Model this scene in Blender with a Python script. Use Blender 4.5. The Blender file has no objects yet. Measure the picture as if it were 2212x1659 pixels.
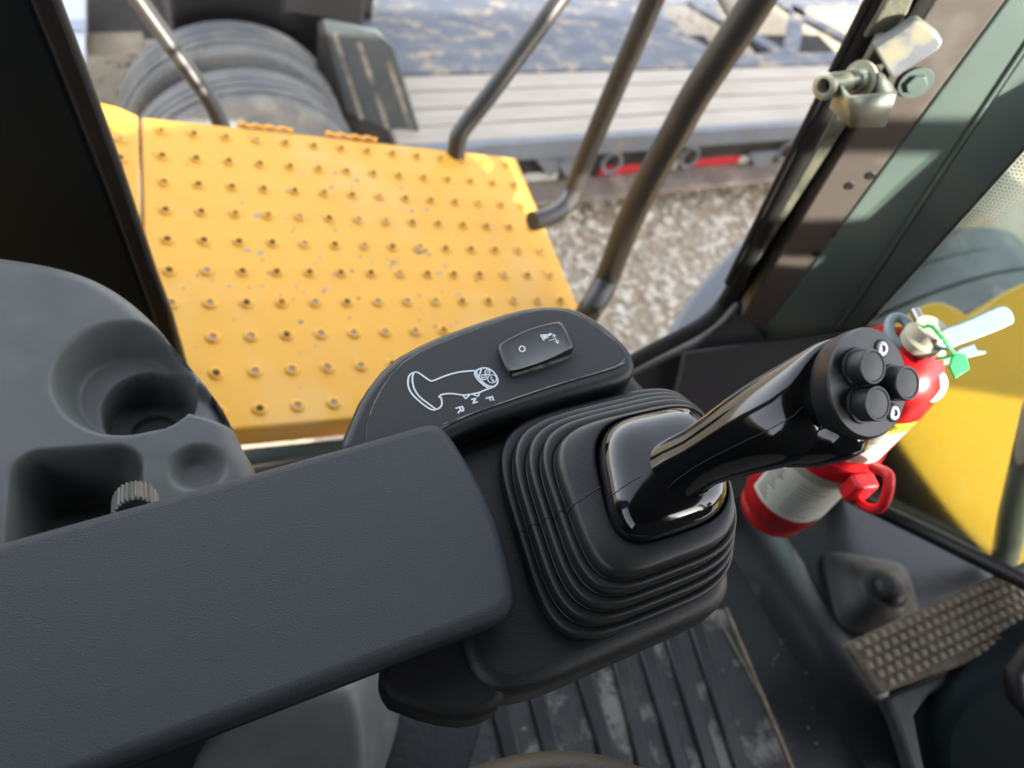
import bpy, bmesh, math, random
from mathutils import Vector, Matrix, noise
random.seed(7)
rad = math.radians
S = bpy.context.scene
COL = S.collection

# ------------------------------------------------------------------ camera
F, CX, CY = 1661.0, 1106.0, 829.5          # focal length and centre of a 2212 x 1659 picture
UPC = Vector((495, 1205, 1661)).normalized()
RDC = Vector((2712, 200, -1661)).normalized()
XC = (RDC - UPC * RDC.dot(UPC)).normalized()
YC = UPC.cross(XC)
R = Matrix((XC, YC, UPC))                   # camera axes -> world axes (x forward, y left, z up)
CAM = Vector((0, 0, 1.0))
cam = bpy.data.objects.new('camera', bpy.data.cameras.new('camera'))
COL.objects.link(cam)
cam.matrix_world = Matrix.Translation(CAM) @ R.to_4x4()
cam.data.sensor_width = 36.0
cam.data.lens = F / 2212 * 36.0
cam.data.clip_start = 0.01
cam.data.clip_end = 3000
cam.data.dof.use_dof = True
cam.data.dof.focus_distance = 0.425
cam.data.dof.aperture_fstop = 7.0
S.camera = cam

# ------------------------------------------------------------------ sky, sun, exposure
SUN = Vector((0.37, -0.92, 0.425)).normalized()
w = bpy.data.worlds.new('World'); S.world = w; w.use_nodes = True
nt = w.node_tree
sky = nt.nodes.new('ShaderNodeTexSky'); sky.sky_type = 'NISHITA'; sky.sun_disc = False
sky.sun_elevation = math.asin(SUN.z); sky.sun_rotation = math.atan2(SUN.x, SUN.y)
sky.air_density = 1.0; sky.dust_density = 1.2; sky.ozone_density = 1.0
bg = nt.nodes['Background']; bg.inputs[1].default_value = 0.15
hs = nt.nodes.new('ShaderNodeHueSaturation'); hs.inputs['Saturation'].default_value = 0.32   # sky desaturated so shaded surfaces come out less blue
nt.links.new(sky.outputs[0], hs.inputs['Color']); nt.links.new(hs.outputs[0], bg.inputs[0])
sl = bpy.data.lights.new('sun', 'SUN'); sl.energy = 3.0; sl.angle = rad(0.5); sl.color = (1.0, 0.93, 0.82)
so = bpy.data.objects.new('sun', sl); COL.objects.link(so)
so.rotation_euler = SUN.to_track_quat('Z', 'Y').to_euler(); so.location = (3, -8, 6)
S.view_settings.view_transform = 'Standard'; S.view_settings.look = 'None'
S.view_settings.exposure = 2.48; S.view_settings.gamma = 1.0
S.render.engine = 'CYCLES'
S.cycles.use_denoising = True
S.cycles.max_bounces = 8; S.cycles.transparent_max_bounces = 12
S.cycles.caustics_reflective = False; S.cycles.caustics_refractive = False
S.cycles.sample_clamp_indirect = 6.0

# ------------------------------------------------------------------ helpers: points
def V(u, v, d): return CAM + R @ Vector(((u - CX) / F * d, -(v - CY) / F * d, -d))
def ray(u, v): return R @ Vector(((u - CX) / F, -(v - CY) / F, -1.0))
def on(u, v, p0, n):
    r = ray(u, v); return CAM + r * ((p0 - CAM).dot(n) / r.dot(n))
def onz(u, v, z): return on(u, v, Vector((0, 0, z)), Vector((0, 0, 1)))
def vline(u, v, b, d=Vector((0, 0, 1))):     # point of the sight line nearest to the line through b along d
    r = ray(u, v).normalized(); w0 = CAM - b
    a, bb, c = r.dot(r), r.dot(d), d.dot(d); dd, e = r.dot(w0), d.dot(w0)
    return CAM + r * ((bb * e - c * dd) / (a * c - bb * bb))
CR = R @ Vector((1, 0, 0)); CU = R @ Vector((0, 1, 0)); CB = R @ Vector((0, 0, 1))   # right, up, toward the viewer

# ------------------------------------------------------------------ helpers: materials
MATS = {}
def mat(name, base, rough=0.5, metal=0.0, base2=None, nscale=8.0, ndet=5.0, lo=0.4, hi=0.65, bump=0.0, bscale=200.0,
        bdist=0.001, coat=0.0, spec=0.5, rough2=None, dirt=None, dscale=3.0, dlo=0.55, dhi=0.75, stretch=None, trans=0.0):
    m = bpy.data.materials.new(name); m.use_nodes = True
    N = m.node_tree.nodes; L = m.node_tree.links
    b = N['Principled BSDF']
    b.inputs['Base Color'].default_value = (*base, 1); b.inputs['Roughness'].default_value = rough
    b.inputs['Metallic'].default_value = metal; b.inputs['Specular IOR Level'].default_value = spec
    b.inputs['Coat Weight'].default_value = coat; b.inputs['Coat Roughness'].default_value = 0.05
    if trans: b.inputs['Transmission Weight'].default_value = trans
    tc = N.new('ShaderNodeTexCoord'); src = tc.outputs['Object']
    if stretch:
        mp = N.new('ShaderNodeMapping'); mp.inputs['Scale'].default_value = stretch
        L.new(src, mp.inputs[0]); src = mp.outputs[0]
    def noi(sc, det):
        n = N.new('ShaderNodeTexNoise'); n.inputs['Scale'].default_value = sc; n.inputs['Detail'].default_value = det
        n.inputs['Roughness'].default_value = 0.62
        L.new(src, n.inputs['Vector']); return n.outputs[0]
    def ramp(fac, a, c):
        r = N.new('ShaderNodeMapRange'); r.inputs[1].default_value = a; r.inputs[2].default_value = c; r.clamp = True
        L.new(fac, r.inputs[0]); return r.outputs[0]
    col = None; f = None
    if base2:
        f = ramp(noi(nscale, ndet), lo, hi)
        mx = N.new('ShaderNodeMix'); mx.data_type = 'RGBA'
        mx.inputs[6].default_value = (*base, 1); mx.inputs[7].default_value = (*base2, 1)
        L.new(f, mx.inputs[0]); col = mx.outputs[2]
    if dirt:
        g = ramp(noi(dscale, 8), dlo, dhi)
        mx = N.new('ShaderNodeMix'); mx.data_type = 'RGBA'
        mx.inputs[6].default_value = (*base, 1); mx.inputs[7].default_value = (*dirt, 1)
        if col: L.new(col, mx.inputs[6])
        L.new(g, mx.inputs[0]); col = mx.outputs[2]
        rm = N.new('ShaderNodeMix'); rm.inputs[2].default_value = rough; rm.inputs[3].default_value = 0.9
        L.new(g, rm.inputs[0]); L.new(rm.outputs[0], b.inputs['Roughness'])
    if col: L.new(col, b.inputs['Base Color'])
    if rough2 is not None and not dirt:
        rm = N.new('ShaderNodeMix'); rm.inputs[2].default_value = rough; rm.inputs[3].default_value = rough2
        L.new(ramp(noi(nscale * 1.7, 6), 0.35, 0.7), rm.inputs[0]); L.new(rm.outputs[0], b.inputs['Roughness'])
    if bump:
        bn = N.new('ShaderNodeBump'); bn.inputs['Strength'].default_value = bump; bn.inputs['Distance'].default_value = bdist
        L.new(noi(bscale, 3), bn.inputs['Height']); L.new(bn.outputs[0], b.inputs['Normal'])
    MATS[name] = m
    return m
def glass(name, tint, frit=False):
    m = bpy.data.materials.new(name); m.use_nodes = True
    N = m.node_tree.nodes; L = m.node_tree.links; N.remove(N['Principled BSDF'])
    t = N.new('ShaderNodeBsdfTransparent'); t.inputs[0].default_value = (*tint, 1)
    g = N.new('ShaderNodeBsdfGlossy'); g.inputs['Roughness'].default_value = 0.03; g.inputs[0].default_value = (1, 1, 1, 1)
    fr = N.new('ShaderNodeFresnel'); fr.inputs[0].default_value = 1.5
    d = N.new('ShaderNodeBsdfDiffuse'); d.inputs[0].default_value = (0.55, 0.53, 0.5, 1)
    mx = N.new('ShaderNodeMixShader'); L.new(fr.outputs[0], mx.inputs[0]); L.new(t.outputs[0], mx.inputs[1]); L.new(g.outputs[0], mx.inputs[2])
    tc = N.new('ShaderNodeTexCoord'); n = N.new('ShaderNodeTexNoise'); n.inputs['Scale'].default_value = 9; n.inputs['Detail'].default_value = 9
    L.new(tc.outputs['Object'], n.inputs['Vector'])
    r = N.new('ShaderNodeMapRange'); r.inputs[1].default_value = 0.35; r.inputs[2].default_value = 0.8; r.inputs[3].default_value = 0.0; r.inputs[4].default_value = 0.03
    L.new(n.outputs[0], r.inputs[0])
    m2 = N.new('ShaderNodeMixShader'); L.new(r.outputs[0], m2.inputs[0]); L.new(mx.outputs[0], m2.inputs[1]); L.new(d.outputs[0], m2.inputs[2])
    L.new(m2.outputs[0], N['Material Output'].inputs[0]); MATS[name] = m
    return m

mat('arm_vinyl', (0.0145, 0.0195, 0.027), 0.42, bump=0.8, bscale=1400, bdist=0.0010, base2=(0.012, 0.0165, 0.023), nscale=9, dirt=(0.024, 0.029, 0.036), dscale=10, dlo=0.58, dhi=0.88, stretch=(0.8, 1.2, 1), spec=0.42)
mat('arm_under', (0.006, 0.006, 0.0065), 0.6, bump=0.3, bscale=500, spec=0.25)
mat('console_plastic', (0.009, 0.0098, 0.011), 0.38, bump=0.5, bscale=1000, bdist=0.0006, dirt=(0.028, 0.027, 0.026), dscale=12, dlo=0.60, dhi=0.9, spec=0.4)
mat('panel_plastic', (0.017, 0.019, 0.021), 0.5, base2=(0.0145, 0.016, 0.018), nscale=14, bump=0.5, bscale=1300, bdist=0.0005, dirt=(0.042, 0.040, 0.037), dscale=15, dlo=0.58, dhi=0.85, spec=0.4)
mat('rubber_boot', (0.010, 0.0105, 0.0115), 0.42, base2=(0.014, 0.0145, 0.015), nscale=24, bump=0.15, bscale=700, dirt=(0.055, 0.054, 0.052), dscale=240, dlo=0.66, dhi=0.78)
mat('gloss_black', (0.003, 0.0035, 0.0045), 0.10, coat=0.4, dirt=(0.03, 0.03, 0.03), dscale=380, dlo=0.70, dhi=0.76)
mat('satin_black', (0.012, 0.012, 0.013), 0.38, bump=0.2, bscale=1500, bdist=0.0003, dirt=(0.06, 0.058, 0.055), dscale=300, dlo=0.64, dhi=0.76)
mat('rocker_black', (0.012, 0.0125, 0.015), 0.32, rough2=0.42, nscale=30)
mat('button_black', (0.014, 0.015, 0.016), 0.42, bump=0.3, bscale=1600, bdist=0.0003)
mat('seam_black', (0.002, 0.002, 0.002), 0.6)
mat('print_white', (0.62, 0.68, 0.70), 0.6)
mat('seam_dust', (0.22, 0.20, 0.17), 0.9, base2=(0.05, 0.05, 0.05), nscale=60, lo=0.45, hi=0.62)
mat('grey_plastic', (0.115, 0.12, 0.117), 0.50, base2=(0.083, 0.089, 0.088), nscale=9, bump=0.35, bscale=700, bdist=0.0006, dirt=(0.19, 0.187, 0.17), dscale=7, dlo=0.52, dhi=0.8)
mat('chrome', (0.30, 0.30, 0.29), 0.28, 1.0, rough2=0.42, nscale=40)
mat('knob_metal', (0.12, 0.125, 0.125), 0.35, 0.7)
mat('zinc', (0.42, 0.42, 0.31), 0.38, 0.6, base2=(0.33, 0.37, 0.31), nscale=35, bump=0.15, bscale=120)
mat('rail_paint', (0.034, 0.033, 0.031), 0.40, base2=(0.027, 0.026, 0.025), nscale=8, dirt=(0.075, 0.068, 0.058), dscale=8, dlo=0.55, dhi=0.85)
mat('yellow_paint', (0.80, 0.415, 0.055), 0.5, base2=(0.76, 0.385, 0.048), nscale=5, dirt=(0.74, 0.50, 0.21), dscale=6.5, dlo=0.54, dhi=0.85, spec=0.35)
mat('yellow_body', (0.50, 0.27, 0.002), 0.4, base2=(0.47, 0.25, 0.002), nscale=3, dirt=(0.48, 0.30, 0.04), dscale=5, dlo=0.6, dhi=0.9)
mat('hole_dark', (0.05, 0.042, 0.03), 0.8)
mat('hole_grey', (0.36, 0.33, 0.29), 0.8)
mat('chip_grey', (0.46, 0.40, 0.32), 0.7, base2=(0.20, 0.14, 0.08), nscale=45)
mat('rust', (0.26, 0.12, 0.035), 0.8, base2=(0.38, 0.20, 0.05), nscale=30)
mat('pillar_paint', (0.10, 0.135, 0.12), 0.36, base2=(0.085, 0.117, 0.105), nscale=6, bump=0.08, bscale=160, dirt=(0.15, 0.165, 0.14), dscale=9, dlo=0.58, dhi=0.85)
mat('pillar_trim', (0.080, 0.068, 0.057), 0.5, base2=(0.070, 0.060, 0.050), nscale=6, bump=0.1, bscale=300, dirt=(0.115, 0.10, 0.085), dscale=12, dlo=0.55, dhi=0.8)
mat('door_panel', (0.005, 0.0105, 0.0125), 0.65, base2=(0.004, 0.008, 0.010), nscale=5, bump=0.1, bscale=60, dirt=(0.009, 0.016, 0.018), dscale=9, dlo=0.6, dhi=0.9, spec=0.12)
mat('seal_rubber', (0.006, 0.006, 0.006), 0.7, base2=(0.012, 0.011, 0.010), nscale=25, bump=0.6, bscale=90, bdist=0.002, spec=0.25)
mat('seal_dusty', (0.11, 0.11, 0.075), 0.8, base2=(0.05, 0.05, 0.035), nscale=45, bump=0.5, bscale=150, bdist=0.002)
mat('black_trim', (0.007, 0.007, 0.0075), 0.5, dirt=(0.025, 0.024, 0.022), dscale=10, dlo=0.6, dhi=0.85)
mat('frit_black', (0.010, 0.010, 0.011), 0.3)
mat('floor_rubber', (0.013, 0.0145, 0.017), 0.36, base2=(0.010, 0.011, 0.013), nscale=7, bump=0.3, bscale=90, bdist=0.002, dirt=(0.15, 0.145, 0.135), dscale=11, dlo=0.60, dhi=0.78)
mat('floor_rib', (0.012, 0.013, 0.0155), 0.36, base2=(0.010, 0.011, 0.013), nscale=9, bump=0.2, bscale=90, dirt=(0.075, 0.072, 0.066), dscale=16, dlo=0.58, dhi=0.76)
mat('dry_mud', (0.17, 0.165, 0.152), 0.95, base2=(0.09, 0.087, 0.08), nscale=55, bump=0.8, bscale=130, bdist=0.003)
mat('mat_groove', (0.016, 0.017, 0.02), 0.5, base2=(0.03, 0.03, 0.031), nscale=20, dirt=(0.19, 0.185, 0.172), dscale=17, dlo=0.50, dhi=0.60, bump=0.6, bscale=60, bdist=0.003)
mat('tan_dust', (0.27, 0.21, 0.14), 0.95, base2=(0.16, 0.125, 0.09), nscale=60, bump=0.6, bscale=150, bdist=0.002)
mat('pedal_dirty', (0.14, 0.112, 0.078), 0.85, base2=(0.075, 0.062, 0.046), nscale=40, bump=0.5, bscale=180, bdist=0.002)
mat('pedal_stud', (0.21, 0.17, 0.12), 0.75, base2=(0.12, 0.105, 0.09), nscale=50, bump=0.4, bscale=200)
mat('rubber_grey', (0.026, 0.027, 0.026), 0.5, base2=(0.017, 0.018, 0.018), nscale=20, bump=0.3, bscale=90, bdist=0.002, dirt=(0.085, 0.08, 0.068), dscale=22, dlo=0.56, dhi=0.8)
mat('seat_vinyl', (0.030, 0.025, 0.018), 0.5, bump=0.5, bscale=420, bdist=0.001)
mat('seat_knit', (0.27, 0.26, 0.20), 0.9, base2=(0.12, 0.115, 0.09), nscale=300, lo=0.42, hi=0.58, bump=1.0, bscale=300, bdist=0.003)
mat('thread', (0.30, 0.28, 0.20), 0.8)
mat('red_paint', (0.34, 0.006, 0.009), 0.3, base2=(0.29, 0.006, 0.008), nscale=6, dirt=(0.22, 0.04, 0.032), dscale=9, dlo=0.60, dhi=0.88)
mat('red_plastic', (0.62, 0.012, 0.02), 0.4)
mat('label_white', (0.55, 0.56, 0.50), 0.45)
mat('label_yellow', (0.80, 0.68, 0.03), 0.45)
mat('ink', (0.10, 0.10, 0.10), 0.7)
mat('ink_grey', (0.34, 0.35, 0.34), 0.7)
mat('cream_metal', (0.42, 0.40, 0.30), 0.45, base2=(0.36, 0.345, 0.265), nscale=25)
mat('lever_grey', (0.19, 0.245, 0.27), 0.45, base2=(0.17, 0.22, 0.24), nscale=15, dirt=(0.10, 0.125, 0.135), dscale=40, dlo=0.66, dhi=0.76, bump=0.2, bscale=80)
mat('green_plastic', (0.02, 0.45, 0.10), 0.4)
mat('gauge_face', (0.72, 0.55, 0.45), 0.35, base2=(0.8, 0.72, 0.62), nscale=40)
mat('plate_steel', (0.17, 0.185, 0.20), 0.5, 0.3, base2=(0.12, 0.13, 0.145), nscale=18, dirt=(0.26, 0.25, 0.17), dscale=25, dlo=0.48, dhi=0.60)
mat('tyre', (0.10, 0.105, 0.11), 0.75, base2=(0.145, 0.145, 0.14), nscale=6, lo=0.42, hi=0.62, bump=0.5, bscale=40, bdist=0.006, dirt=(0.26, 0.24, 0.20), dscale=7, dlo=0.56, dhi=0.78)
mat('tyre_groove', (0.022, 0.022, 0.023), 0.85)
mat('fender_black', (0.006, 0.006, 0.007), 0.4)
mat('fender_grey', (0.062, 0.074, 0.080), 0.42, base2=(0.045, 0.056, 0.060), nscale=4, dirt=(0.13, 0.125, 0.115), dscale=3, dlo=0.55, dhi=0.75, stretch=(1, 4, 1))
mat('mud_streak', (0.28, 0.245, 0.20), 0.9, base2=(0.06, 0.065, 0.07), nscale=9)
mat('body_white', (0.50, 0.54, 0.62), 0.4)
mat('body_band', (0.28, 0.31, 0.38), 0.4)
mat('grime', (0.05, 0.042, 0.036), 0.85, base2=(0.025, 0.022, 0.02), nscale=8)
mat('tan_beam', (0.34, 0.28, 0.20), 0.85, base2=(0.22, 0.18, 0.13), nscale=9)
mat('plank', (0.36, 0.315, 0.265), 0.85, base2=(0.44, 0.395, 0.345), nscale=5, stretch=(0.5, 6, 1), bump=0.4, bscale=25, bdist=0.004, dirt=(0.30, 0.235, 0.17), dscale=4, dlo=0.58, dhi=0.85)
mat('deck_steel', (0.075, 0.086, 0.112), 0.55, base2=(0.115, 0.125, 0.145), nscale=7, dirt=(0.34, 0.28, 0.205), dscale=9, dlo=0.53, dhi=0.66, stretch=(0.8, 1.5, 1))
mat('rail_steel', (0.17, 0.19, 0.22), 0.5, base2=(0.125, 0.14, 0.165), nscale=5, dirt=(0.30, 0.24, 0.185), dscale=5, dlo=0.56, dhi=0.75)
mat('low_rail', (0.22, 0.18, 0.15), 0.7, base2=(0.15, 0.12, 0.10), nscale=7, dirt=(0.36, 0.30, 0.25), dscale=6, dlo=0.5, dhi=0.7)
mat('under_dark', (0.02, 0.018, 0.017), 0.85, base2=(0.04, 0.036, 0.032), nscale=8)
mat('tape_red', (0.52, 0.02, 0.03), 0.45, base2=(0.45, 0.03, 0.04), nscale=9)
mat('tape_white', (0.55, 0.56, 0.53), 0.5, base2=(0.45, 0.45, 0.42), nscale=9)
mat('stone_a', (0.62, 0.58, 0.51), 0.9, base2=(0.46, 0.39, 0.30), nscale=12)
mat('stone_b', (0.42, 0.33, 0.22), 0.9, base2=(0.28, 0.21, 0.14), nscale=12)
mat('gravel_base', (0.36, 0.275, 0.18), 0.95, base2=(0.44, 0.37, 0.28), nscale=22, bump=1.0, bscale=45, bdist=0.02, dirt=(0.47, 0.41, 0.33), dscale=1.2, dlo=0.42, dhi=0.68)
mat('guard_plastic', (0.10, 0.11, 0.125), 0.5, base2=(0.085, 0.095, 0.11), nscale=3)
mat('cab_lining', (0.022, 0.022, 0.023), 0.8)
glass('windscreen_glass', (0.84, 0.92, 0.89))

# ------------------------------------------------------------------ helpers: objects
def tag(o, label=None, cat=None, group=None, kind=None):
    if label: o['label'] = label
    if cat: o['category'] = cat
    if group: o['group'] = group
    if kind: o['kind'] = kind
    return o
def thing(name, loc, label, cat, group=None):
    o = bpy.data.objects.new(name, None); COL.objects.link(o); o.location = loc; o.empty_display_size = 0.05
    return tag(o, label, cat, group)
def origin_of(p):
    v = Vector((0, 0, 0))
    while p is not None: v = v + p.location; p = p.parent
    return v
class MB:
    def __init__(s): s.v = []; s.f = []; s.m = []; s.mi = 0
    def add(s, vs, fs):
        n = len(s.v); s.v += [Vector(x) for x in vs]; s.f += [tuple(i + n for i in f) for f in fs]; s.m += [s.mi] * len(fs); return s
    def box(s, c, ex, ey, ez):                 # half-extent vectors
        c = Vector(c); vs = [c + ex * i + ey * j + ez * k for i in (-1, 1) for j in (-1, 1) for k in (-1, 1)]
        return s.add(vs, [(0, 1, 3, 2), (4, 6, 7, 5), (0, 4, 5, 1), (2, 3, 7, 6), (0, 2, 6, 4), (1, 5, 7, 3)])
    def abox(s, x0, x1, y0, y1, z0, z1):
        return s.box(((x0 + x1) / 2, (y0 + y1) / 2, (z0 + z1) / 2), Vector(((x1 - x0) / 2, 0, 0)), Vector((0, (y1 - y0) / 2, 0)), Vector((0, 0, (z1 - z0) / 2)))
    def prism(s, poly, d):                     # planar outline, pushed along d
        n = len(poly); vs = [Vector(p) for p in poly] + [Vector(p) + d for p in poly]
        fs = [tuple(range(n)), tuple(range(2 * n - 1, n - 1, -1))] + [(i, i + n, (i + 1) % n + n, (i + 1) % n) for i in range(n)]
        return s.add(vs, fs)
    def loft(s, rings, caps=True, closed=True):
        n = len(rings[0]); vs = [p for r in rings for p in r]; fs = []
        for k in range(len(rings) - 1):
            for i in range(n if closed else n - 1):
                j = (i + 1) % n
                fs.append((k * n + i, k * n + j, (k + 1) * n + j, (k + 1) * n + i))
        if caps: fs += [tuple(range(n - 1, -1, -1)), tuple(range((len(rings) - 1) * n, len(rings) * n))]
        return s.add(vs, fs)
    def tube(s, pts, r, seg=14, caps=True):
        pts = [Vector(p) for p in pts]; rs = r if isinstance(r, (list, tuple)) else [r] * len(pts)
        rings = []; up = None
        for i, p in enumerate(pts):
            t = (pts[min(i + 1, len(pts) - 1)] - pts[max(i - 1, 0)]).normalized()
            if up is None: up = t.orthogonal().normalized()
            up = (up - t * up.dot(t)).normalized(); sd = t.cross(up)
            rings.append([p + (up * math.cos(a) + sd * math.sin(a)) * rs[i] for a in [2 * math.pi * k / seg for k in range(seg)]])
        return s.loft(rings, caps)
    def lathe(s, o, ax, prof, seg=32, caps=True, a0=0.0, a1=2 * math.pi):   # profile of (radius, height)
        o = Vector(o); ax = Vector(ax).normalized(); e1 = ax.orthogonal().normalized(); e2 = ax.cross(e1)
        full = abs(a1 - a0 - 2 * math.pi) < 1e-6
        k = seg if full else seg + 1
        rings = [[o + ax * h + (e1 * math.cos(a0 + (a1 - a0) * i / seg) + e2 * math.sin(a0 + (a1 - a0) * i / seg)) * r for i in range(k)] for r, h in prof]
        return s.loft(rings, caps, full)
    def ribbon(s, pts, n, wd, lift=0.0, closed=False):
        pts = [Vector(p) + n * lift for p in pts]; L = []; Rr = []; m = len(pts)
        for i, p in enumerate(pts):
            a = pts[(i - 1) % m] if closed or i > 0 else p; b = pts[(i + 1) % m] if closed or i < m - 1 else p
            sd = n.cross((b - a)).normalized() * (wd / 2); L.append(p + sd); Rr.append(p - sd)
        vs = L + Rr; fs = [(i, i + m, (i + 1) % m + m, (i + 1) % m) for i in range(m if closed else m - 1)]
        return s.add(vs, fs)
    def build(s, name, mats, parent=None, smooth=True, bevel=0.0, seg=3, sub=0, ang=40, solid=0.0, recalc=True):
        o0 = origin_of(parent) if parent else Vector((0, 0, 0))
        me = bpy.data.meshes.new(name)
        me.from_pydata([tuple(v - o0) for v in s.v], [], s.f)
        if not isinstance(mats, (list, tuple)): mats = [mats]
        for m in mats: me.materials.append(MATS[m])
        for p, mi in zip(me.polygons, s.m): p.material_index = mi
        if recalc:
            b = bmesh.new(); b.from_mesh(me); bmesh.ops.remove_doubles(b, verts=b.verts, dist=1e-6); bmesh.ops.recalc_face_normals(b, faces=b.faces); b.to_mesh(me); b.free()
        if smooth:
            me.polygons.foreach_set('use_smooth', [True] * len(me.polygons)); me.set_sharp_from_angle(angle=rad(ang))
        o = bpy.data.objects.new(name, me); COL.objects.link(o); o.parent = parent
        if solid:
            m = o.modifiers.new('s', 'SOLIDIFY'); m.thickness = solid; m.offset = 0
        if bevel:
            m = o.modifiers.new('b', 'BEVEL'); m.width = bevel; m.segments = seg; m.limit_method = 'ANGLE'; m.angle_limit = rad(ang); m.harden_normals = False
            me.polygons.foreach_set('use_smooth', [True] * len(me.polygons))
        if sub:
            m = o.modifiers.new('u', 'SUBSURF'); m.levels = sub; m.render_levels = sub
        return o
def struct(o): o['kind'] = 'structure'; return o
def smooth_poly(pts, it=2, closed=True):
    for _ in range(it):
        out = []; n = len(pts)
        if not closed: out.append(pts[0])
        for i in range(n if closed else n - 1):
            a, b = pts[i], pts[(i + 1) % n]
            out += [tuple(x * .75 + y * .25 for x, y in zip(a, b)), tuple(x * .25 + y * .75 for x, y in zip(a, b))]
        if not closed: out.append(pts[-1])
        pts = out
    return pts
def text_mesh(body, size):
    c = bpy.data.curves.new('t', 'FONT'); c.body = body; c.size = size; c.align_x = 'CENTER'; c.align_y = 'CENTER'; c.resolution_u = 2
    o = bpy.data.objects.new('t', c); COL.objects.link(o)
    me = bpy.data.meshes.new_from_object(o.evaluated_get(bpy.context.evaluated_depsgraph_get()))
    vs = [v.co.copy() for v in me.vertices]; fs = [tuple(p.vertices) for p in me.polygons]
    bpy.data.objects.remove(o); bpy.data.curves.remove(c); bpy.data.meshes.remove(me)
    return vs, fs

Z = Vector((0, 0, 1)); X = Vector((1, 0, 0)); Y = Vector((0, 1, 0))
PD = (R @ Vector((275, 1210, 1661))).normalized()       # the cab's posts lean back a little
AD = (R @ Vector((4395, 1178, -1661))).normalized()     # along the armrest
AN = AD.cross(Y).normalized()
AP = V(1000, 1100, 0.42)
def K(u, v, h=0.0): return on(u, v, AP + AN * h, AN)    # point on the plane h above the armrest top

# ================================================================== GROUND
GZ = -2.0
g = MB(); nn = 60
g.add([(-400, -400, GZ), (400, -400, GZ), (400, 400, GZ), (-400, 400, GZ)], [(0, 1, 2, 3)])
struct(g.build('ground', 'gravel_base', smooth=False))
def stones(name, m, n, label, x0, x1, y0, y1, smin, smax, seed):
    rr = random.Random(seed); mb = MB()
    ico = bmesh.new(); bmesh.ops.create_icosphere(ico, subdivisions=1, radius=1.0)
    base = [v.co.copy() for v in ico.verts]; fc = [tuple(v.index for v in f.verts) for f in ico.faces]; ico.free()
    for i in range(n):
        x, y = rr.uniform(x0, x1), rr.uniform(y0, y1); s = rr.uniform(smin, smax) * (1.0 + 0.8 * rr.random() ** 4)
        q = Matrix.Rotation(rr.uniform(0, 6.28), 3, 'Z') @ Matrix.Rotation(rr.uniform(-.5, .5), 3, 'X') @ Matrix.Diagonal((s * rr.uniform(.8, 1.4), s * rr.uniform(.6, 1), s * rr.uniform(.4, .75)))
        mb.add([q @ (b * rr.uniform(.78, 1.15)) + Vector((x, y, GZ + s * .25)) for b in base], fc)
    o = mb.build(name, m, smooth=False, recalc=False)
    return tag(o, label, 'gravel', kind='stuff')
stones('gravel', 'stone_a', 5200, 'pale crushed stone scattered over the brown yard surface', 1.0, 4.6, 1.0, 3.3, 0.009, 0.027, 1)
stones('gravel', 'stone_b', 3000, 'brown crushed stone mixed into the yard surface', -0.6, 4.6, 1.0, 5.2, 0.006, 0.018, 2)

# ================================================================== TRAILER beyond the platform
TD = Vector((1, 0.025, 0)).normalized(); TN = Vector((-0.025, 1, 0)).normalized()
TO = Vector((2.0, 2.888, -1.4))                 # a point on the trailer's near top edge
def T(a, b, z): return TO + TD * a + TN * b + Vector((0, 0, z + 1.4))
def tbox(mb, a0, a1, b0, b1, z0, z1):
    c = T((a0 + a1) / 2, (b0 + b1) / 2, (z0 + z1) / 2); return mb.box(c, TD * (a1 - a0) / 2, TN * (b1 - b0) / 2, Z * (z1 - z0) / 2)
trailer = thing('lowbed_trailer', T(0, 0, GZ), 'grey low trailer with pale plank deck and red and white reflective tape along its side', 'trailer')
A0, A1 = -0.86, 3.4
tbox(MB(), A0, A1, 0, 0.045, -1.52, -1.4).build('side_rail', 'rail_steel', trailer, bevel=0.008)
npl = 4; pw = 0.545 / npl
for i in range(npl):
    mb = MB(); tbox(mb, A0 + random.uniform(0, .02), A1, 0.052 + i * pw, 0.052 + (i + 1) * pw - 0.014, -1.45, -1.404 + random.uniform(-.004, .004))
    mb.build('deck_plank', 'plank', trailer, bevel=0.006, seg=2)
# steel deck with cut-outs behind the planks
tbox(MB(), A0, 1.42, 0.60, 1.75, -1.44, -1.398).build('steel_deck_plate', 'deck_steel', trailer, bevel=0.01, seg=2)
tbox(MB(), 1.425, A1, 0.60, 0.73, -1.44, -1.398).build('frame_beam', 'deck_steel', trailer, bevel=0.008, seg=2)
tbox(MB(), 1.425, A1, 1.35, 1.52, -1.44, -1.398).build('frame_beam', 'deck_steel', trailer, bevel=0.008, seg=2)
for a, c in ((1.50, 1.12), (2.12, 1.72), (2.18, 2.72), (2.95, 2.55)):
    p, q = T(a, 0.73, -1.42), T(c, 1.35, -1.42); d = (q - p).normalized(); sd = d.cross(Z)
    MB().box((p + q) / 2, d * (q - p).length / 2, sd * 0.055, Z * 0.018).build('cross_brace', 'deck_steel', trailer, bevel=0.005, seg=2)
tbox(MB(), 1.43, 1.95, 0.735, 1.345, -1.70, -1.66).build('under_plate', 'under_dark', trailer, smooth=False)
tbox(MB(), 2.35, 3.1, 0.735, 1.345, -1.70, -1.66).build('under_plate', 'under_dark', trailer, smooth=False)
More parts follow.
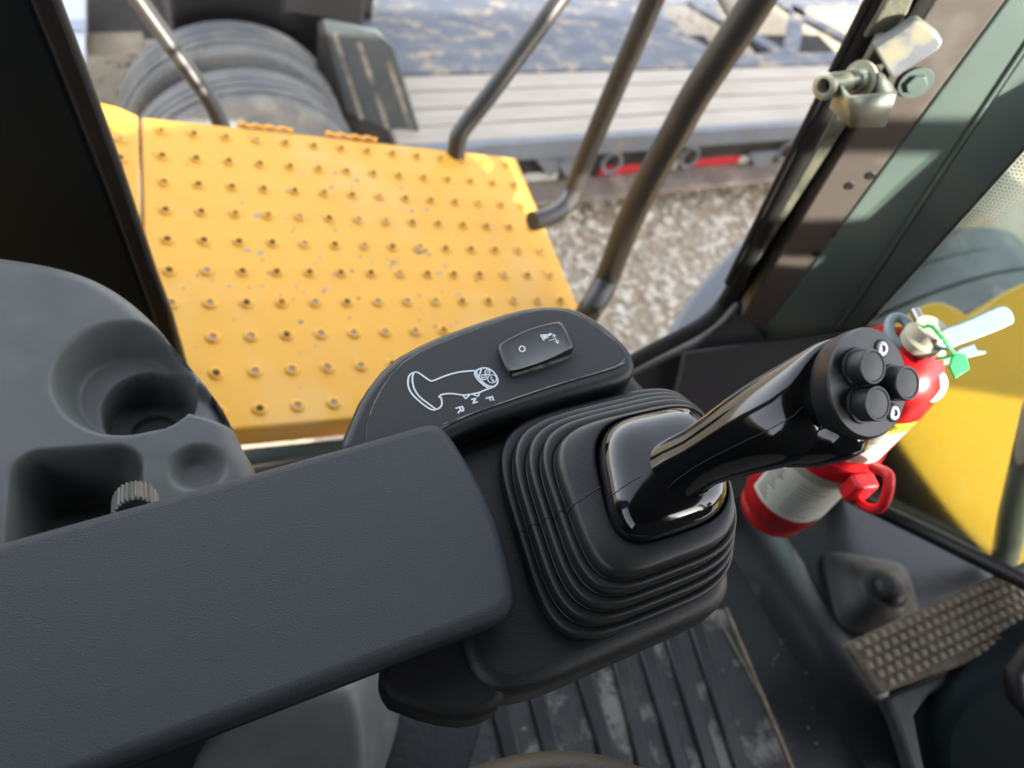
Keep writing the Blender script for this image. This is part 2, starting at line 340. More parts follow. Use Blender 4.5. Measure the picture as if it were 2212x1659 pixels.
# dark side recess, lower rail, tape, lashing rings, brackets
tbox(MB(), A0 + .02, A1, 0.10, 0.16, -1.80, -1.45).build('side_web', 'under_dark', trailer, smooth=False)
tbox(MB(), A0, A1, -0.075, 0.10, -1.80, -1.765).build('lower_rail', 'low_rail', trailer, bevel=0.006)
TB = T(0, 0.085, -1.68)
def trail_tape(u0, u1, vv, m):
    p = on(u0, vv, T(0, 0.09, 0), TN); q = on(u1, vv, T(0, 0.09, 0), TN)
    a0 = (p - TO).dot(TD); a1 = (q - TO).dot(TD)
    tbox(MB(), a0, a1, 0.086, 0.097, -1.755, -1.695).build('reflective_tape', m, trailer, bevel=0.002, seg=1)
for u0, u1, vv, m in ((1125, 1196, 402, 'tape_white'), (1285, 1383, 392, 'tape_red'), (1386, 1450, 384, 'tape_white'), (1491, 1582, 371, 'tape_red'), (1585, 1640, 363, 'tape_white'), (1686, 1760, 352, 'tape_red')):
    trail_tape(u0, u1, vv, m)
for u, vv in ((1322, 352), (1490, 340), (1700, 326)):
    p = on(u, vv, T(0, 0.06, 0), TN); mb = MB()
    mb.tube([p + TD * 0.062 * math.cos(a) + Z * 0.062 * math.sin(a) + TN * 0.01 * math.sin(a) for a in [2 * math.pi * k / 24 for k in range(25)]], 0.011, 8)
    mb.build('lashing_ring', 'rail_steel', trailer)
for u in (1218, 1430, 1640, 1180):
    p = on(u, 350, T(0, 0.05, 0), TN); mb = MB()
    mb.prism([p + Z * .07 - TD * .12, p + Z * .07 + TD * .12, p - Z * .08 + TD * .09, p - Z * .12 + TD * .06], TN * 0.03)
    mb.build('bracket', 'rail_steel', trailer, bevel=0.004, seg=2)

# ================================================================== TRUCK with dual tyres
truck = thing('tractor_truck', Vector((0.43, 3.0, GZ)), 'black truck rear with dusty dual tyres under a black mudguard', 'truck')
def tyre(cx, cy, cz, r, wd, name, parent, m='tyre'):
    h = wd / 2; prof = [(r * .52, -h * .8), (r * .60, -h), (r * .86, -h * 1.02), (r * .955, -h * .92)]
    ribs = 5; st = 2 * h * .84 / ribs; x = -h * .84
    for i in range(ribs):
        prof += [(r * .985 if i in (0, ribs - 1) else r, x + .006), (r * .985 if i in (0, ribs - 1) else r, x + st - .006)]
        if i < ribs - 1: prof += [(r * .958, x + st - .004), (r * .958, x + st + .004)]
        x += st
    prof += [(r * .955, h * .92), (r * .86, h * 1.02), (r * .60, h), (r * .52, h * .8)]
    mb = MB(); mb.lathe((cx, cy, cz), Y, prof, 96, caps=False)
    o = mb.build(name, [m, 'tyre_groove'], parent, ang=25)
    c_ = Vector((cx, cy, cz)) - origin_of(parent)
    for p in o.data.polygons:
        q = p.center - c_
        if abs(q.y) < h * .8 and math.hypot(q.x, q.z) < r * .972: p.material_index = 1
    return o
for cy in (2.85, 3.19):
    o = tyre(0.44, cy, -1.5, 0.5, 0.25, 'tyre', truck)
    mb = MB(); mb.lathe((0.44, cy, -1.5), Y, [(0.05, -.10), (.24, -.10), (.27, -.12), (.285, -.10), (.285, .10), (.24, .10), (.05, .10)], 40)
    mb.build('rim', 'body_white', truck)
def vprism(name, px, d, thick, m, parent, bevel=0.004, back=None, **k):
    P = [V(u, v, d if not callable(d) else d(u, v)) for u, v in px]
    return MB().prism(P, back * thick if back else -CB * thick).build(name, m, parent, bevel=bevel, **k)
MB().abox(0.22, 1.08, 3.40, 3.95, -1.97, -0.80).build('axle_housing', 'fender_black', truck, bevel=0.02)
MB().abox(0.22, 1.30, 3.96, 4.6, -1.45, -0.75).build('chassis_side', 'fender_black', truck, bevel=0.01)
# sloping grey guard plate with mud streaks, right of the tyres
gp = [onz(697, 45, -0.92), onz(813, 66, -0.92), onz(851, 105, -1.0), onz(914, 312, -1.36), onz(749, 242, -1.36)]
n0 = (gp[1] - gp[0]).cross(gp[4] - gp[0]).normalized()
if n0.z < 0: n0 = -n0
P = [on(u, v, gp[0], n0) for u, v in ((697, 45), (813, 66), (851, 105), (914, 312), (749, 242))]
MB().prism(P, -n0 * 0.02).build('guard_plate', 'fender_grey', truck, bevel=0.004)
for ua, va, ub, vb in ((722, 70, 782, 258), (775, 90, 838, 278), (838, 130, 896, 300)):
    MB().ribbon([on(ua + (ub - ua) * t, va + (vb - va) * t, gp[0], n0) for t in (0, .25, .5, .75, 1)], n0, 0.022, 0.003).build('mud_streak', 'mud_streak', truck)
Pd = [on(697, 45, gp[0], n0), on(749, 242, gp[0], n0)]
MB().prism([Pd[0], Pd[1], Pd[1] - Z * 0.35, Pd[0] - Z * 0.35], -TD * 0.02).build('guard_side', 'fender_black', truck)
Pd = [on(749, 242, gp[0], n0), on(914, 312, gp[0], n0)]
MB().prism([Pd[0] - n0 * .025, Pd[1] - n0 * .025, Pd[1] - Z * 0.14, Pd[0] - Z * 0.14], TN * 0.02).build('guard_lip', 'fender_black', truck)
# white body panel, frame beam and dark box left of the tyres
MB().prism([V(-120, -80, 4.05), V(186, -80, 4.05), V(186, 190, 3.75), V(-120, 190, 3.75)], TN * .05).build('white_panel', 'body_white', truck, bevel=0.005)
MB().prism([V(-120, 44, 3.90), V(185, 44, 3.90), V(185, 66, 3.87), V(-120, 66, 3.87)], TN * .01).build('grey_band', 'body_band', truck, bevel=0.003)
MB().prism([V(191, -60, 4.25), V(360, -60, 4.25), V(360, 86, 4.05), V(191, 86, 4.05)], TN * .08).build('dirty_box', 'grime', truck, bevel=0.008)
MB().prism([V(188, 90, 3.98), V(312, 86, 3.98), V(312, 116, 3.94), V(188, 122, 3.94)], TN * .08).build('frame_beam', 'tan_beam', truck, bevel=0.008)
MB().prism([V(u, v, d) for u, v, d in ((520, -80, 4.15), (690, 30, 4.1), (752, 246, 3.95), (690, 262, 3.95), (640, 130, 4.1), (560, 40, 4.15))], TN * .10).build('black_guard', 'fender_black', truck, bevel=0.006)

# ================================================================== LOADER BODY outside the cab
loader = thing('loader_body', Vector((1.6, 0, GZ)), 'yellow front body of the loader seen through the windscreen', 'machine')
hp0 = V(2000, 1000, 1.55); hn = Vector((-0.45, -0.28, 0.85)).normalized()
top = smooth_poly([(1890, 760), (1935, 705), (1980, 664), (2022, 648), (2064, 660), (2096, 684), (2126, 666), (2160, 636), (2215, 609), (2330, 560), (2600, 520)], 2, closed=False)
outl = [on(u, v, hp0, hn) for u, v in top + [(2600, 1500), (1700, 1330), (1780, 960)]]
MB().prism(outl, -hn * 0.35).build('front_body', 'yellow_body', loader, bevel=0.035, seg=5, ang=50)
# boom, front frame and engine hood stand outside the picture and shade the yard
MB().abox(2.25, 7.8, -1.05, -0.55, -1.6, 0.75).build('lift_arm', 'yellow_body', loader, bevel=0.05)  # lengthened to keep the sun off the trailer
MB().abox(-4.2, -1.05, -0.95, 0.95, -1.3, 1.0).build('engine_hood', 'yellow_body', loader, bevel=0.08)
tyre(2.35, 0.82, -1.15, 0.85, 0.6, 'front_tyre', loader, 'tyre')
mgp = smooth_poly([(1440, 735), (1455, 700), (1480, 655), (1540, 580), (1600, 520), (1660, 465), (1800, 400), (1800, 760), (1500, 860)], 1)
MB().prism([onz(u, v, -0.8) for u, v in mgp], -Z * .06).build('front_mudguard', 'guard_plastic', loader, bevel=.02, seg=4)
MB().box((1.9, -0.8, 0.78), Vector((.42, 0, 0)), Vector((0, .22, 0)), Vector((0, 0, .16))).build('arm_sun_block', 'yellow_body', loader, bevel=.05)  # unseen beam added to keep sun off the truck tyres
mr = smooth_poly([(1.47, 1.12), (1.58, 1.10), (1.68, 1.15), (1.69, 1.42), (1.64, 1.49), (1.50, 1.50), (1.465, 1.43), (1.485, 1.30), (1.445, 1.22)], 2)
MB().prism([Vector((x, -1.12, z)) for x, z in mr], Vector((-.04, -.07, 0))).build('mirror_shade_caster', 'black_trim', loader, bevel=.012)  # unseen mirror shape added to shade the right of the windscreen post
MB().tube([Vector(p) for p in ((1.14, -.97, 1.335), (1.28, -1.12, 1.325), (1.40, -1.13, 1.345), (1.50, -1.13, 1.36))], .021, 10).build('arm_shade_caster', 'rail_paint', loader)  # unseen bars added to throw shadow bands across the windscreen post
MB().tube([Vector(p) for p in ((1.14, -.97, 1.20), (1.27, -1.12, 1.195), (1.34, -1.13, 1.185), (1.42, -1.13, 1.20), (1.50, -1.13, 1.19))], [.016, .016, .03, .034, .02], 10).build('arm_shade_caster', 'rail_paint', loader)
tyre(2.35, -1.15, -1.15, 0.85, 0.6, 'front_tyre', loader, 'tyre')

# ================================================================== PLATFORM with raised treads
ROW = (R @ Vector((2712, 200, -1661))).normalized(); c0 = (R @ Vector((-885, 2653, -1661))).normalized()
PN = ROW.cross(c0).normalized(); COLD = PN.cross(ROW)
PP = V(640, 700, 1.12)
def PL(a, b, h=0.0): return PP + ROW * a + COLD * b + PN * h
plat = thing('access_platform', PL(0.2, 0.1, -0.1), 'yellow steel step platform with rows of raised anti-slip studs outside the cab', 'platform')
pp = on(305, 251, PP, PN); a_seam = (pp - PP).dot(ROW)
MB().prism([PL(-0.157, 0.437), PL(0.556, 0.434), PL(0.507, -0.170), PL(-0.215, -0.170)], -PN * 0.045).build('tread_plate', 'yellow_paint', plat, bevel=0.005, seg=3)
# side plate behind the seam, bent down a little
MB().prism([PL(-0.1615, 0.437, .001), PL(-0.2195, -0.170, .001), PL(-0.45, -0.17, -.02), PL(-0.40, 0.455, -.012), PL(-0.23, 0.452, .012), PL(-0.19, 0.445, .008)], -PN * 0.045).build('side_plate', 'yellow_paint', plat, bevel=0.004, seg=2)
MB().prism([PL(-0.3, -0.172, -.046), PL(0.55, -0.172, -.046), PL(0.55, -0.190, -.06), PL(-0.3, -0.190, -.06)], -PN * .03).build('edge_rail', 'pillar_paint', plat, bevel=0.004)
stud_me = {}
def stud(kind):
    if kind in stud_me: return stud_me[kind]
    mb = MB(); sg = 16
    prof = [(0.0105, 0.0), (0.0092, 0.0022), (0.0072, 0.0036), (0.0056, 0.0036), (0.0046, 0.0012)]
    mb.lathe((0, 0, 0), Z, prof, sg, caps=False)
    mb.mi = 1; mb.lathe((0, 0, 0), Z, [(0.0046, 0.0012), (0.0001, 0.0004)], sg, caps=False)
    o = mb.build('stud', ['yellow_paint', kind]); me = o.data; bpy.data.objects.remove(o)
    stud_me[kind] = me; return me
rs = random.Random(3); Mrot = Matrix((ROW, COLD, PN)).transposed().to_4x4()
def put_stud(a, b, h=0.0, j=0):
    kd = rs.random() < (0.12 if j < 3 else 0.30 if j < 6 else 0.5)
    o = bpy.data.objects.new('stud', stud('hole_grey' if kd else 'rust' if rs.random() < .18 else 'hole_dark')); COL.objects.link(o); o.parent = plat
    o.matrix_local = Matrix.Translation(PL(a, b, h + .0003) - plat.location) @ Mrot
for j in range(10):
    for i in range(14):
        a, b = -0.132 - 0.0053 * j + 0.0501 * i, 0.405 - 0.0608 * j
        put_stud(a, b, 0, j)
for u, v in ((258, 308), (259, 349)):
    q = on(u, v, PP, PN) - PP; put_stud(q.dot(ROW), q.dot(COLD), 0.006)
# serrated edge strips at the far side
for a0, a1 in ((-0.005, 0.088), (0.148, 0.248)):
    pts = []; n = 4
    for k in range(n * 8 + 1):
        t = k / (n * 8); pts.append((a0 + (a1 - a0) * t, 0.4385 + 0.0025 * math.sin(t * n * 2 * math.pi)))
    vs = [PL(a, b, -.002) for a, b in pts] + [PL(a, b, .0045) for a, b in pts] + [PL(a, b + .006, .0045) for a, b in pts] + [PL(a, b + .006, -.002) for a, b in pts]
    m = len(pts); mb = MB(); fs = []
    for r_ in range(4):
        for i in range(m - 1): fs.append((r_ * m + i, r_ * m + i + 1, ((r_ + 1) % 4) * m + i + 1, ((r_ + 1) % 4) * m + i))
    mb.add(vs, fs); mb.build('serrated_edge', 'yellow_paint', plat)
# chipped paint
for u, v, su, sv in ((622, 413, 9, 5), (562, 465, 16, 5), (716, 404, 6, 5), (535, 541, 8, 4), (562, 546, 7, 4), (908, 541, 18, 7), (628, 800, 14, 9), (760, 405, 4, 3), (890, 456, 5, 4), (505, 690, 4, 3), (775, 645, 5, 4), (640, 620, 3, 3), (580, 590, 4, 3), (845, 575, 5, 3), (950, 590, 5, 4), (470, 1, 0, 0)) + tuple((rs.uniform(330, 1180), rs.uniform(300, 900), rs.uniform(1.5, 5), rs.uniform(1.2, 3)) for _ in range(80)) + tuple((rs.gauss(800, 150), rs.gauss(560, 90), rs.uniform(2, 8), rs.uniform(1.5, 4)) for _ in range(40)):
    if not su or v > 260 + (u - 300) * .11 + 620 or u > 1090 + (v - 340) * .40: continue
    pts = []
    for k in range(12):
        a = 2 * math.pi * k / 12; r_ = 0.65 + 0.5 * rs.random()
        pts.append(on(u + su * r_ * math.cos(a), v + sv * r_ * math.sin(a), PP, PN) + PN * 0.0006)
    MB().add(pts, [tuple(range(12))]).build('paint_chip', 'chip_grey', plat, smooth=False)

# ================================================================== HANDRAILS
def rail(pts, r, label, extra=None):
    t = thing('handrail', pts[0], label, 'handrail', 'dark handrails of the access steps')
    MB().tube(pts, r, 18).build('tube', 'rail_paint', t)
    return t
def curve(pts, n=6):
    out = []; P = [pts[0]] + list(pts) + [pts[-1]]
    for i in range(1, len(P) - 2):
        for k in range(n):
            t = k / n; a, b, c, d = P[i - 1], P[i], P[i + 1], P[i + 2]
            out.append(0.5 * ((2 * b) + (c - a) * t + (2 * a - 5 * b + 4 * c - d) * t * t + (3 * b - a - 3 * c + d) * t ** 3))
    out.append(P[-2]); return out
pb = on(1262, 690, PP, PN)
cb = V(1312, 600, 1.34)
rail(curve([pb - PN * .02, V(1275, 668, 1.31), V(1297, 632, 1.33), cb] + [vline(u, v, cb) for u, v in ((1350, 500), (1400, 392), (1455, 292), (1500, 210), (1555, 125), (1610, 42), (1680, -70), (1760, -200))]), 0.0215, 'thick dark handrail rising nearest the windscreen post')
b2 = vline(1598, 48, cb)
t2 = thing('handrail', b2, 'thin dark brace joining the handrail nearest the windscreen post at the top', 'handrail', 'dark handrails of the access steps')
MB().tube([b2, V(1560, -10, 1.35), V(1530, -60, 1.40)], 0.0105, 12).build('tube', 'rail_paint', t2)
bb = V(1236, 415, 1.46)
rail(curve([V(1150, 478, 1.38), V(1180, 470, 1.40), V(1212, 452, 1.43), bb] + [vline(u, v, bb) for u, v in ((1262, 350), (1300, 258), (1335, 175), (1372, 90), (1410, 0), (1450, -95), (1490, -190))]), 0.0175, 'dark handrail bent at the foot, middle of the three beside the platform')
rail(curve([V(985, 360, 1.55), V(987, 312, 1.52), V(993, 290, 1.51), V(1012, 262, 1.505), V(1055, 208, 1.49), V(1120, 120, 1.47), V(1180, 38, 1.45), V(1240, -45, 1.43), V(1330, -170, 1.40)]), 0.0175, 'dark handrail leaning to the right behind the far edge of the yellow platform')
rail(curve([V(492, 300, 1.58), V(474, 262, 1.56), V(455, 222, 1.54), V(410, 155, 1.50), V(360, 85, 1.46), V(310, 15, 1.42), V(250, -70, 1.37)]), 0.0165, 'dark handrail leaning left in front of the truck tyres')

# ================================================================== CAB SHELL
cab = thing('machine_cab', Vector((0.1, -0.2, 0.1)), 'dark cab of the loader around the controls', 'cab')
GD = Vector((0.90, -0.43, 0)).normalized()
ppn = GD.cross(PD).normalized()
if ppn.dot(CAM - V(1850, 400, .86)) < 0: ppn = -ppn
PA = V(1850, 400, 0.86)
def Q(u, v, h=0.0): return on(u, v, PA + ppn * h, ppn)
def ln(x1, x2, y): return x1 + (x2 - x1) * (y - 350) / 175.0
def pstrip(name, l0, l1, h, m, y0=-160, y1=900, thick=0.03, bevel=0.003, **k):
    px = [(ln(*l0, y0), y0), (ln(*l1, y0), y0), (ln(*l1, y1), y1), (ln(*l0, y1), y1)]
    return MB().prism([Q(u, v, h) for u, v in px], -ppn * thick).build(name, m, cab, bevel=bevel, **k)
L2, L3, L4, L5, L6 = (1776, 1662), (1806, 1700), (1917, 1788), (2044, 1927), (2190, 2010)
pstrip('inner_strip', (1750, 1650), L2, -0.006, 'seal_dusty', 60, 640, bevel=0.004)
pstrip('post_gap', (1745, 1645), (1812, 1706), -0.03, 'black_trim', -160, 800)
pstrip('post_trim', L3, L4, 0.0, 'pillar_trim', -160, 930)
pstrip('post_face', (1918.5, 1789.5), L5, 0.002, 'pillar_paint', -160, 930)
pstrip('post_ridge', (2045, 1928), (2056, 1939), 0.005, 'pillar_paint', -160, 930, bevel=0.002)
FR0, FR1 = (2212, 320), (1871, 700)
def frx(y): return 2212 + (y - 320) * (1871 - 2212) / 380.0
px = [(ln(2057, 1940, -160), -160), (frx(-160), -160), (frx(905), 905), (ln(2057, 1940, 905), 905)]
px = [(ln(2057, 1940, -160), -160), (frx(-160), -160), (frx(780), 780), (ln(2057, 1940, 780), 780)]
MB().prism([Q(u, v, 0.0) for u, v in px], -ppn * 0.03).build('post_return', 'pillar_paint', cab, bevel=0.002)
for u, v in ((1835, 402), (1880, 380), (1764, 548), (1808, 508), (1745, 618), (1700, 690)):
    MB().lathe(Q(u, v, 0.0008), ppn, [(0.0001, 0.0006), (0.0048, 0.0006), (0.0055, 0.0)], 16).build('screw_cap', 'black_trim', cab)
# door seal, round the lower corner and along the sill
sp = [(1960, -110), (1903, 0), (1815, 172), (1724, 350), (1634, 525), (1590, 612), (1560, 660), (1525, 695), (1480, 722), (1425, 750), (1365, 782), (1280, 825), (1000, 950), (720, 1060)]
def sd_(u, v): return Q(u, v, 0.0) if u > 1540 else None
base = Q(1560, 660, 0.0); dS = (base - CAM).dot(-CB)
spt = []
for u, v in sp:
    if u >= 1560: spt.append(Q(u, v, -0.004))
    else: spt.append(V(u, v, dS - (1560 - u) * 0.00012))
MB().tube(curve(spt, 5), 0.010, 12).build('door_seal', 'seal_rubber', cab)
MB().tube(curve([p + (Q(1000, 0) - Q(960, 0)).normalized() * -0.010 for p in spt[:6]], 5), 0.0055, 8).build('seal_lip', 'seal_rubber', cab)
vprism('lower_corner', [(1330, 815), (1425, 768), (1500, 735), (1560, 690), (1600, 640), (1760, 880), (1700, 1000), (1560, 1000), (1400, 960)], dS + 0.02, 0.05, 'black_trim', cab, bevel=0.01)
vprism('lower_panel', [(1480, 760), (1900, 700), (1960, 860), (1850, 1065), (1640, 1060), (1560, 1100), (1420, 1000)], 1.02, 0.02, 'black_trim', cab)
# rear door post
DG = Vector((-0.90, 0.43, 0)).normalized(); dn = DG.cross(PD).normalized()
DP = V(240, 330, 0.72)
if dn.dot(CAM - DP) < 0: dn = -dn
def D_(u, v, h=0.0): return on(u, v, DP + dn * h, dn)
MB().prism([D_(u, v) for u, v in ((-500, -160), (-1, -160), (61, 0), (116, 130), (175, 280), (231, 420), (280, 553), (330, 690), (420, 1000), (-500, 1000))], -dn * 0.03).build('door_post', 'door_panel', cab, bevel=0.004)
sl_ = [(0, -160), (62, 0), (117, 130), (176, 280), (232, 420), (281, 553), (331, 690), (421, 1000)]
sr_ = [(62, -160), (119, 0), (186, 175), (252, 354), (329, 581), (366, 680), (460, 1000)]
MB().prism([D_(u, v, 0.006) for u, v in sl_ + sr_[::-1]], -dn * 0.012).build('door_seal', 'seal_rubber', cab, bevel=0.007, seg=4)
MB().tube([D_(u - 2, v, 0.0) for u, v in sr_], 0.0055, 10).build('seal_lip', 'rail_paint', cab)
# windscreen
wp = [Q(*FR0, -0.006), Q(*FR1, -0.006), onz(1850, 1072, 0.12)]
WN = (wp[1] - wp[0]).cross(wp[2] - wp[0]).normalized()
if WN.dot(CAM - wp[0]) < 0: WN = -WN
def W(u, v, h=0.0): return on(u, v, wp[0] + WN * h, WN)
MB().prism([W(u, v) for u, v in ((2500, 0), (2212, 320), (1871, 700), (1700, 890), (1850, 1072), (2165, 1226), (2700, 1490), (3000, 400))], -WN * 0.006).build('windscreen', 'windscreen_glass', cab, smooth=False)
MB().ribbon([W(2300, 222, .002), W(2212, 320, .002), W(1871, 700, .002), W(1790, 790, .002)], WN, 0.006, .001).build('windscreen_bead', 'seal_dusty', cab)
# frit dots: three shrinking rows beside the bead
mb = MB(); e1 = (W(1871, 700) - W(2212, 320)).normalized(); e2 = WN.cross(e1)
if (W(2212, 500) - W(2100, 450)).dot(e2) < 0: e2 = -e2
Lf = (W(1871, 700) - W(2212, 320)).length
for rr_ in range(9):
    rd_ = 0.0017 * (1 - rr_ / 11)
    n_ = int((Lf + .12) / 0.0045)
    for k in range(n_):
        p = W(2212, 320) + e1 * (-0.08 + k * 0.0045 + (rr_ % 2) * .00225) + e2 * (0.006 + rr_ * 0.0039) + WN * 0.0015
        mb.add([p + (e1 * math.cos(a) + e2 * math.sin(a)) * rd_ for a in [k2 * math.pi / 3 for k2 in range(6)]], [tuple(range(6))])
o = mb.build('frit_dots', 'frit_black', cab, smooth=False); o['kind'] = 'stuff'
MB().tube([W(u, v, 0.006) for u, v in ((1790, 1045), (1850, 1078), (2000, 1150), (2165, 1232), (2420, 1360))], 0.011, 10).build('windscreen_seal', 'black_trim', cab)
MB().abox(-0.95, 0.80, -0.95, 0.50, 0.03, 0.088).build('floor_underlay', 'cab_lining', cab)  # added below the mat to stop ground light leaking in
MB().abox(0.801, 1.0, -0.95, 0.12, 0.03, 0.088).build('floor_underlay', 'cab_lining', cab)
# roof, right side and rear of the cab, outside the picture
MB().abox(-0.95, 1.02, -1.0, 0.52, 1.66, 1.74).build('roof', 'cab_lining', cab, bevel=0.02)
MB().abox(-0.95, 1.45, -1.0, -0.95, 0.08, 0.95).build('side_wall', 'cab_lining', cab)
MB().abox(0.801, 0.995, -1.0, -0.95, 0.951, 1.09).build('sill_sun_block', 'cab_lining', cab)  # unseen sills, stepped to keep sun off the platform
MB().abox(1.05, 1.31, -1.0, -0.95, 0.951, 1.06).build('sill_sun_block', 'cab_lining', cab)
MB().abox(1.311, 1.45, -1.0, -0.95, 0.951, 0.995).build('sill_sun_block', 'cab_lining', cab)
MB().abox(-0.95, 0.80, -1.0, -0.95, 0.951, 1.66).build('side_wall', 'cab_lining', cab)  # unseen panel, closed this far forward to keep sun off the joystick
MB().abox(1.10, 1.155, -1.0, -0.951, 1.061, 1.66).build('corner_post', 'cab_lining', cab)
MB().abox(-1.0, -0.95, -1.0, 0.6, 0.08, 0.9).build('rear_wall', 'cab_lining', cab)
MB().abox(-0.95, -0.6, 0.52, 0.60, 0.1, 1.66).build('rear_post', 'cab_lining', cab)

# ================================================================== FLOOR
FZ = 0.10
fl = MB(); fl.add([onz(u, v, FZ) for u, v in ((300, 1250), (1420, 1000), (1640, 1055), (1850, 1078), (2165, 1236), (2700, 1520), (2900, 2600), (0, 2600))], [tuple(range(8))])
struct(fl.build('cab_floor', 'floor_rubber', smooth=False))
fo = bpy.data.objects['cab_floor']
MB().prism([onz(u, v, FZ + .0018) for u, v in ((980, 1760), (1060, 1500), (1300, 1400), (1500, 1310), (1565, 1318), (1745, 1760))], -Z * .0015).build('mat_groove', 'mat_groove', fo)
# raised ribs of the mat, running from upper left to lower right
for ua, va, ub, vb in ((1250, 1430, 1330, 1700), (1330, 1400, 1400, 1700), (1385, 1375, 1480, 1700), (1440, 1350, 1545, 1700), (1490, 1320, 1610, 1700), (1150, 1470, 1205, 1700), (1070, 1500, 1120, 1700)):
    p, q = onz(ua, va, FZ), onz(ub, vb, FZ); d = (q - p).normalized(); sd = d.cross(Z)
    MB().box((p + q) / 2 + Z * .003, d * (q - p).length / 2, sd * .0105, Z * .0045).build('mat_rib', 'floor_rib', fo, bevel=0.003, seg=2)
for ua, va, ub, vb, wd in ((1567, 1315, 1735, 1720, .004), (1545, 1330, 1640, 1500, .002)):
    p, q = onz(ua, va, FZ), onz(ub, vb, FZ); d = (q - p).normalized()
    MB().box((p + q) / 2 + Z * .001, d * (q - p).length / 2, d.cross(Z) * wd / 2, Z * .003).build('dusty_joint', 'tan_dust', fo)
# raised rubber tunnel: mat turned up toward the post
rings = []
for u, v in ((1585, 1060), (1640, 1180), (1740, 1340), (1850, 1500), (1960, 1680)):
    p = onz(u, v, FZ); d = (onz(u + 60, v + 100, FZ) - p).normalized(); sd = Z.cross(d).normalized()
    rings.append([p - sd * .05 + Z * .0005, p - sd * .032 + Z * .010, p + Z * .014, p + sd * .03 + Z * .010, p + sd * .05 + Z * .0005])
MB().loft(rings, caps=False, closed=False).build('mat_ridge', 'floor_rib', fo)
# clods of dried mud and crumbs
rm = random.Random(11); mud = MB()
ico = bmesh.new(); bmesh.ops.create_icosphere(ico, subdivisions=2, radius=1.0); IB = [v.co.copy() for v in ico.verts]; IFC = [tuple(v.index for v in f.verts) for f in ico.faces]; ico.free()
def clod(u, v, s, flat=.3):
    p = onz(u, v, FZ + .001); q = Matrix.Rotation(rm.uniform(0, 6), 3, 'Z')
    off = Vector((rm.random() * 50, rm.random() * 50, 0))
    mud.add([q @ Vector((b.x * s * rm.uniform(.95, 1.05) * (1 + .5 * noise.noise(b * 1.6 + off)), b.y * s * .7 * (1 + .5 * noise.noise(b * 1.4 - off)), b.z * s * flat)) + p for b in IB], IFC)
for _ in range(70):
    t = rm.random(); k = rm.choice((0, 1, 2, 3, 4)); u = 1040 + 115 * k + rm.uniform(-40, 40) + t * 90; v = 1640 - rm.random() ** .8 * 230 - (k - 1) * 18
    clod(u, v, rm.uniform(.002, .010), .10)
for u, v, s in ((1705, 1262, .012), (1795, 1465, .006), (1905, 1548, .009), (1880, 1440, .004), (1800, 1465, .004), (1850, 1515, .004), (1870, 1490, .004), (1880, 1530, .003), (1575, 1690, .006), (1655, 1175, .007)): clod(u, v, s, .5)
for _ in range(60): clod(rm.uniform(1620, 1930), rm.uniform(1330, 1620), rm.uniform(.0008, .0022), .7)
tag(mud.build('dried_mud', 'dry_mud', None, recalc=False), 'pale dried mud and crumbs between the ribs of the black floor mat', 'mud', kind='stuff')

# rubber boot on the floor
rb = thing('rubber_gaiter', onz(1880, 1300, FZ), 'dusty square rubber gaiter with a round knob on the cab floor', 'gaiter')
c = onz(1880, 1290, FZ); ex = (onz(1990, 1290, FZ) - onz(1790, 1260, FZ)).normalized(); ey = Z.cross(ex)
def rring(c, ex, ey, a, b, n=4.0, seg=40):
    out = []
    for k in range(seg):
        t = 2 * math.pi * k / seg; cc, ss = math.cos(t), math.sin(t)
        out.append(c + ex * (a * math.copysign(abs(cc) ** (2 / n), cc)) + ey * (b * math.copysign(abs(ss) ** (2 / n), ss)))
    return out
rings = [rring(c + Z * h, ex, ey, a, a * .86, nn_) for h, a, nn_ in ((0, .068, 6), (.008, .068, 6), (.012, .062, 5), (.018, .050, 4), (.023, .047, 4), (.028, .036, 3), (.033, .032, 2.5))]
MB().loft(rings).build('boot', 'rubber_grey', rb)
MB().lathe(c + Z * .031 + ex * .004, Z, [(.0001, .019), (.012, .018), (.019, .015), (.0225, .009), (.021, .0)], 28).build('knob', 'rubber_grey', rb)

# pedal with studded tread
pz = 0.235
pedal = thing('foot_pedal', onz(2000, 1400, pz), 'studded dusty foot pedal plate at the right of the floor', 'pedal')
pq = [onz(u, v, pz) for u, v in ((1830, 1387), (2260, 1192), (2330, 1325), (2085, 1436), (1903, 1498))]
MB().prism(pq, -Z * .012).build('tread_plate', 'pedal_dirty', pedal, bevel=0.003, seg=2)
e1 = (pq[1] - pq[0]).normalized(); e2 = Z.cross(e1)
if e2.dot(pq[4] - pq[0]) < 0: e2 = -e2
sm = MB(); sm.loft([[Vector((sx_ * a, sy_ * a, h)) for sx_, sy_ in ((-1, -1), (1, -1), (1, 1), (-1, 1))] for h, a in ((0, .0046), (.0032, .0034), (.0036, .0028))]); so_ = sm.build('tread_stud', 'pedal_stud', smooth=False); sme = so_.data; bpy.data.objects.remove(so_)
def inside(p, poly):
    x, y = p; r_ = False
    for i in range(len(poly)):
        (x1, y1), (x2, y2) = poly[i], poly[i - 1]
        if (y1 > y) != (y2 > y) and x < (x2 - x1) * (y - y1) / (y2 - y1) + x1: r_ = not r_
    return r_
pq2 = [((p - pq[0]).dot(e1), (p - pq[0]).dot(e2)) for p in pq]
Ms = Matrix((e1, e2, e1.cross(e2))).transposed().to_4x4()
if Ms.determinant() < 0: Ms = Matrix((e1, e2, Z)).transposed().to_4x4()
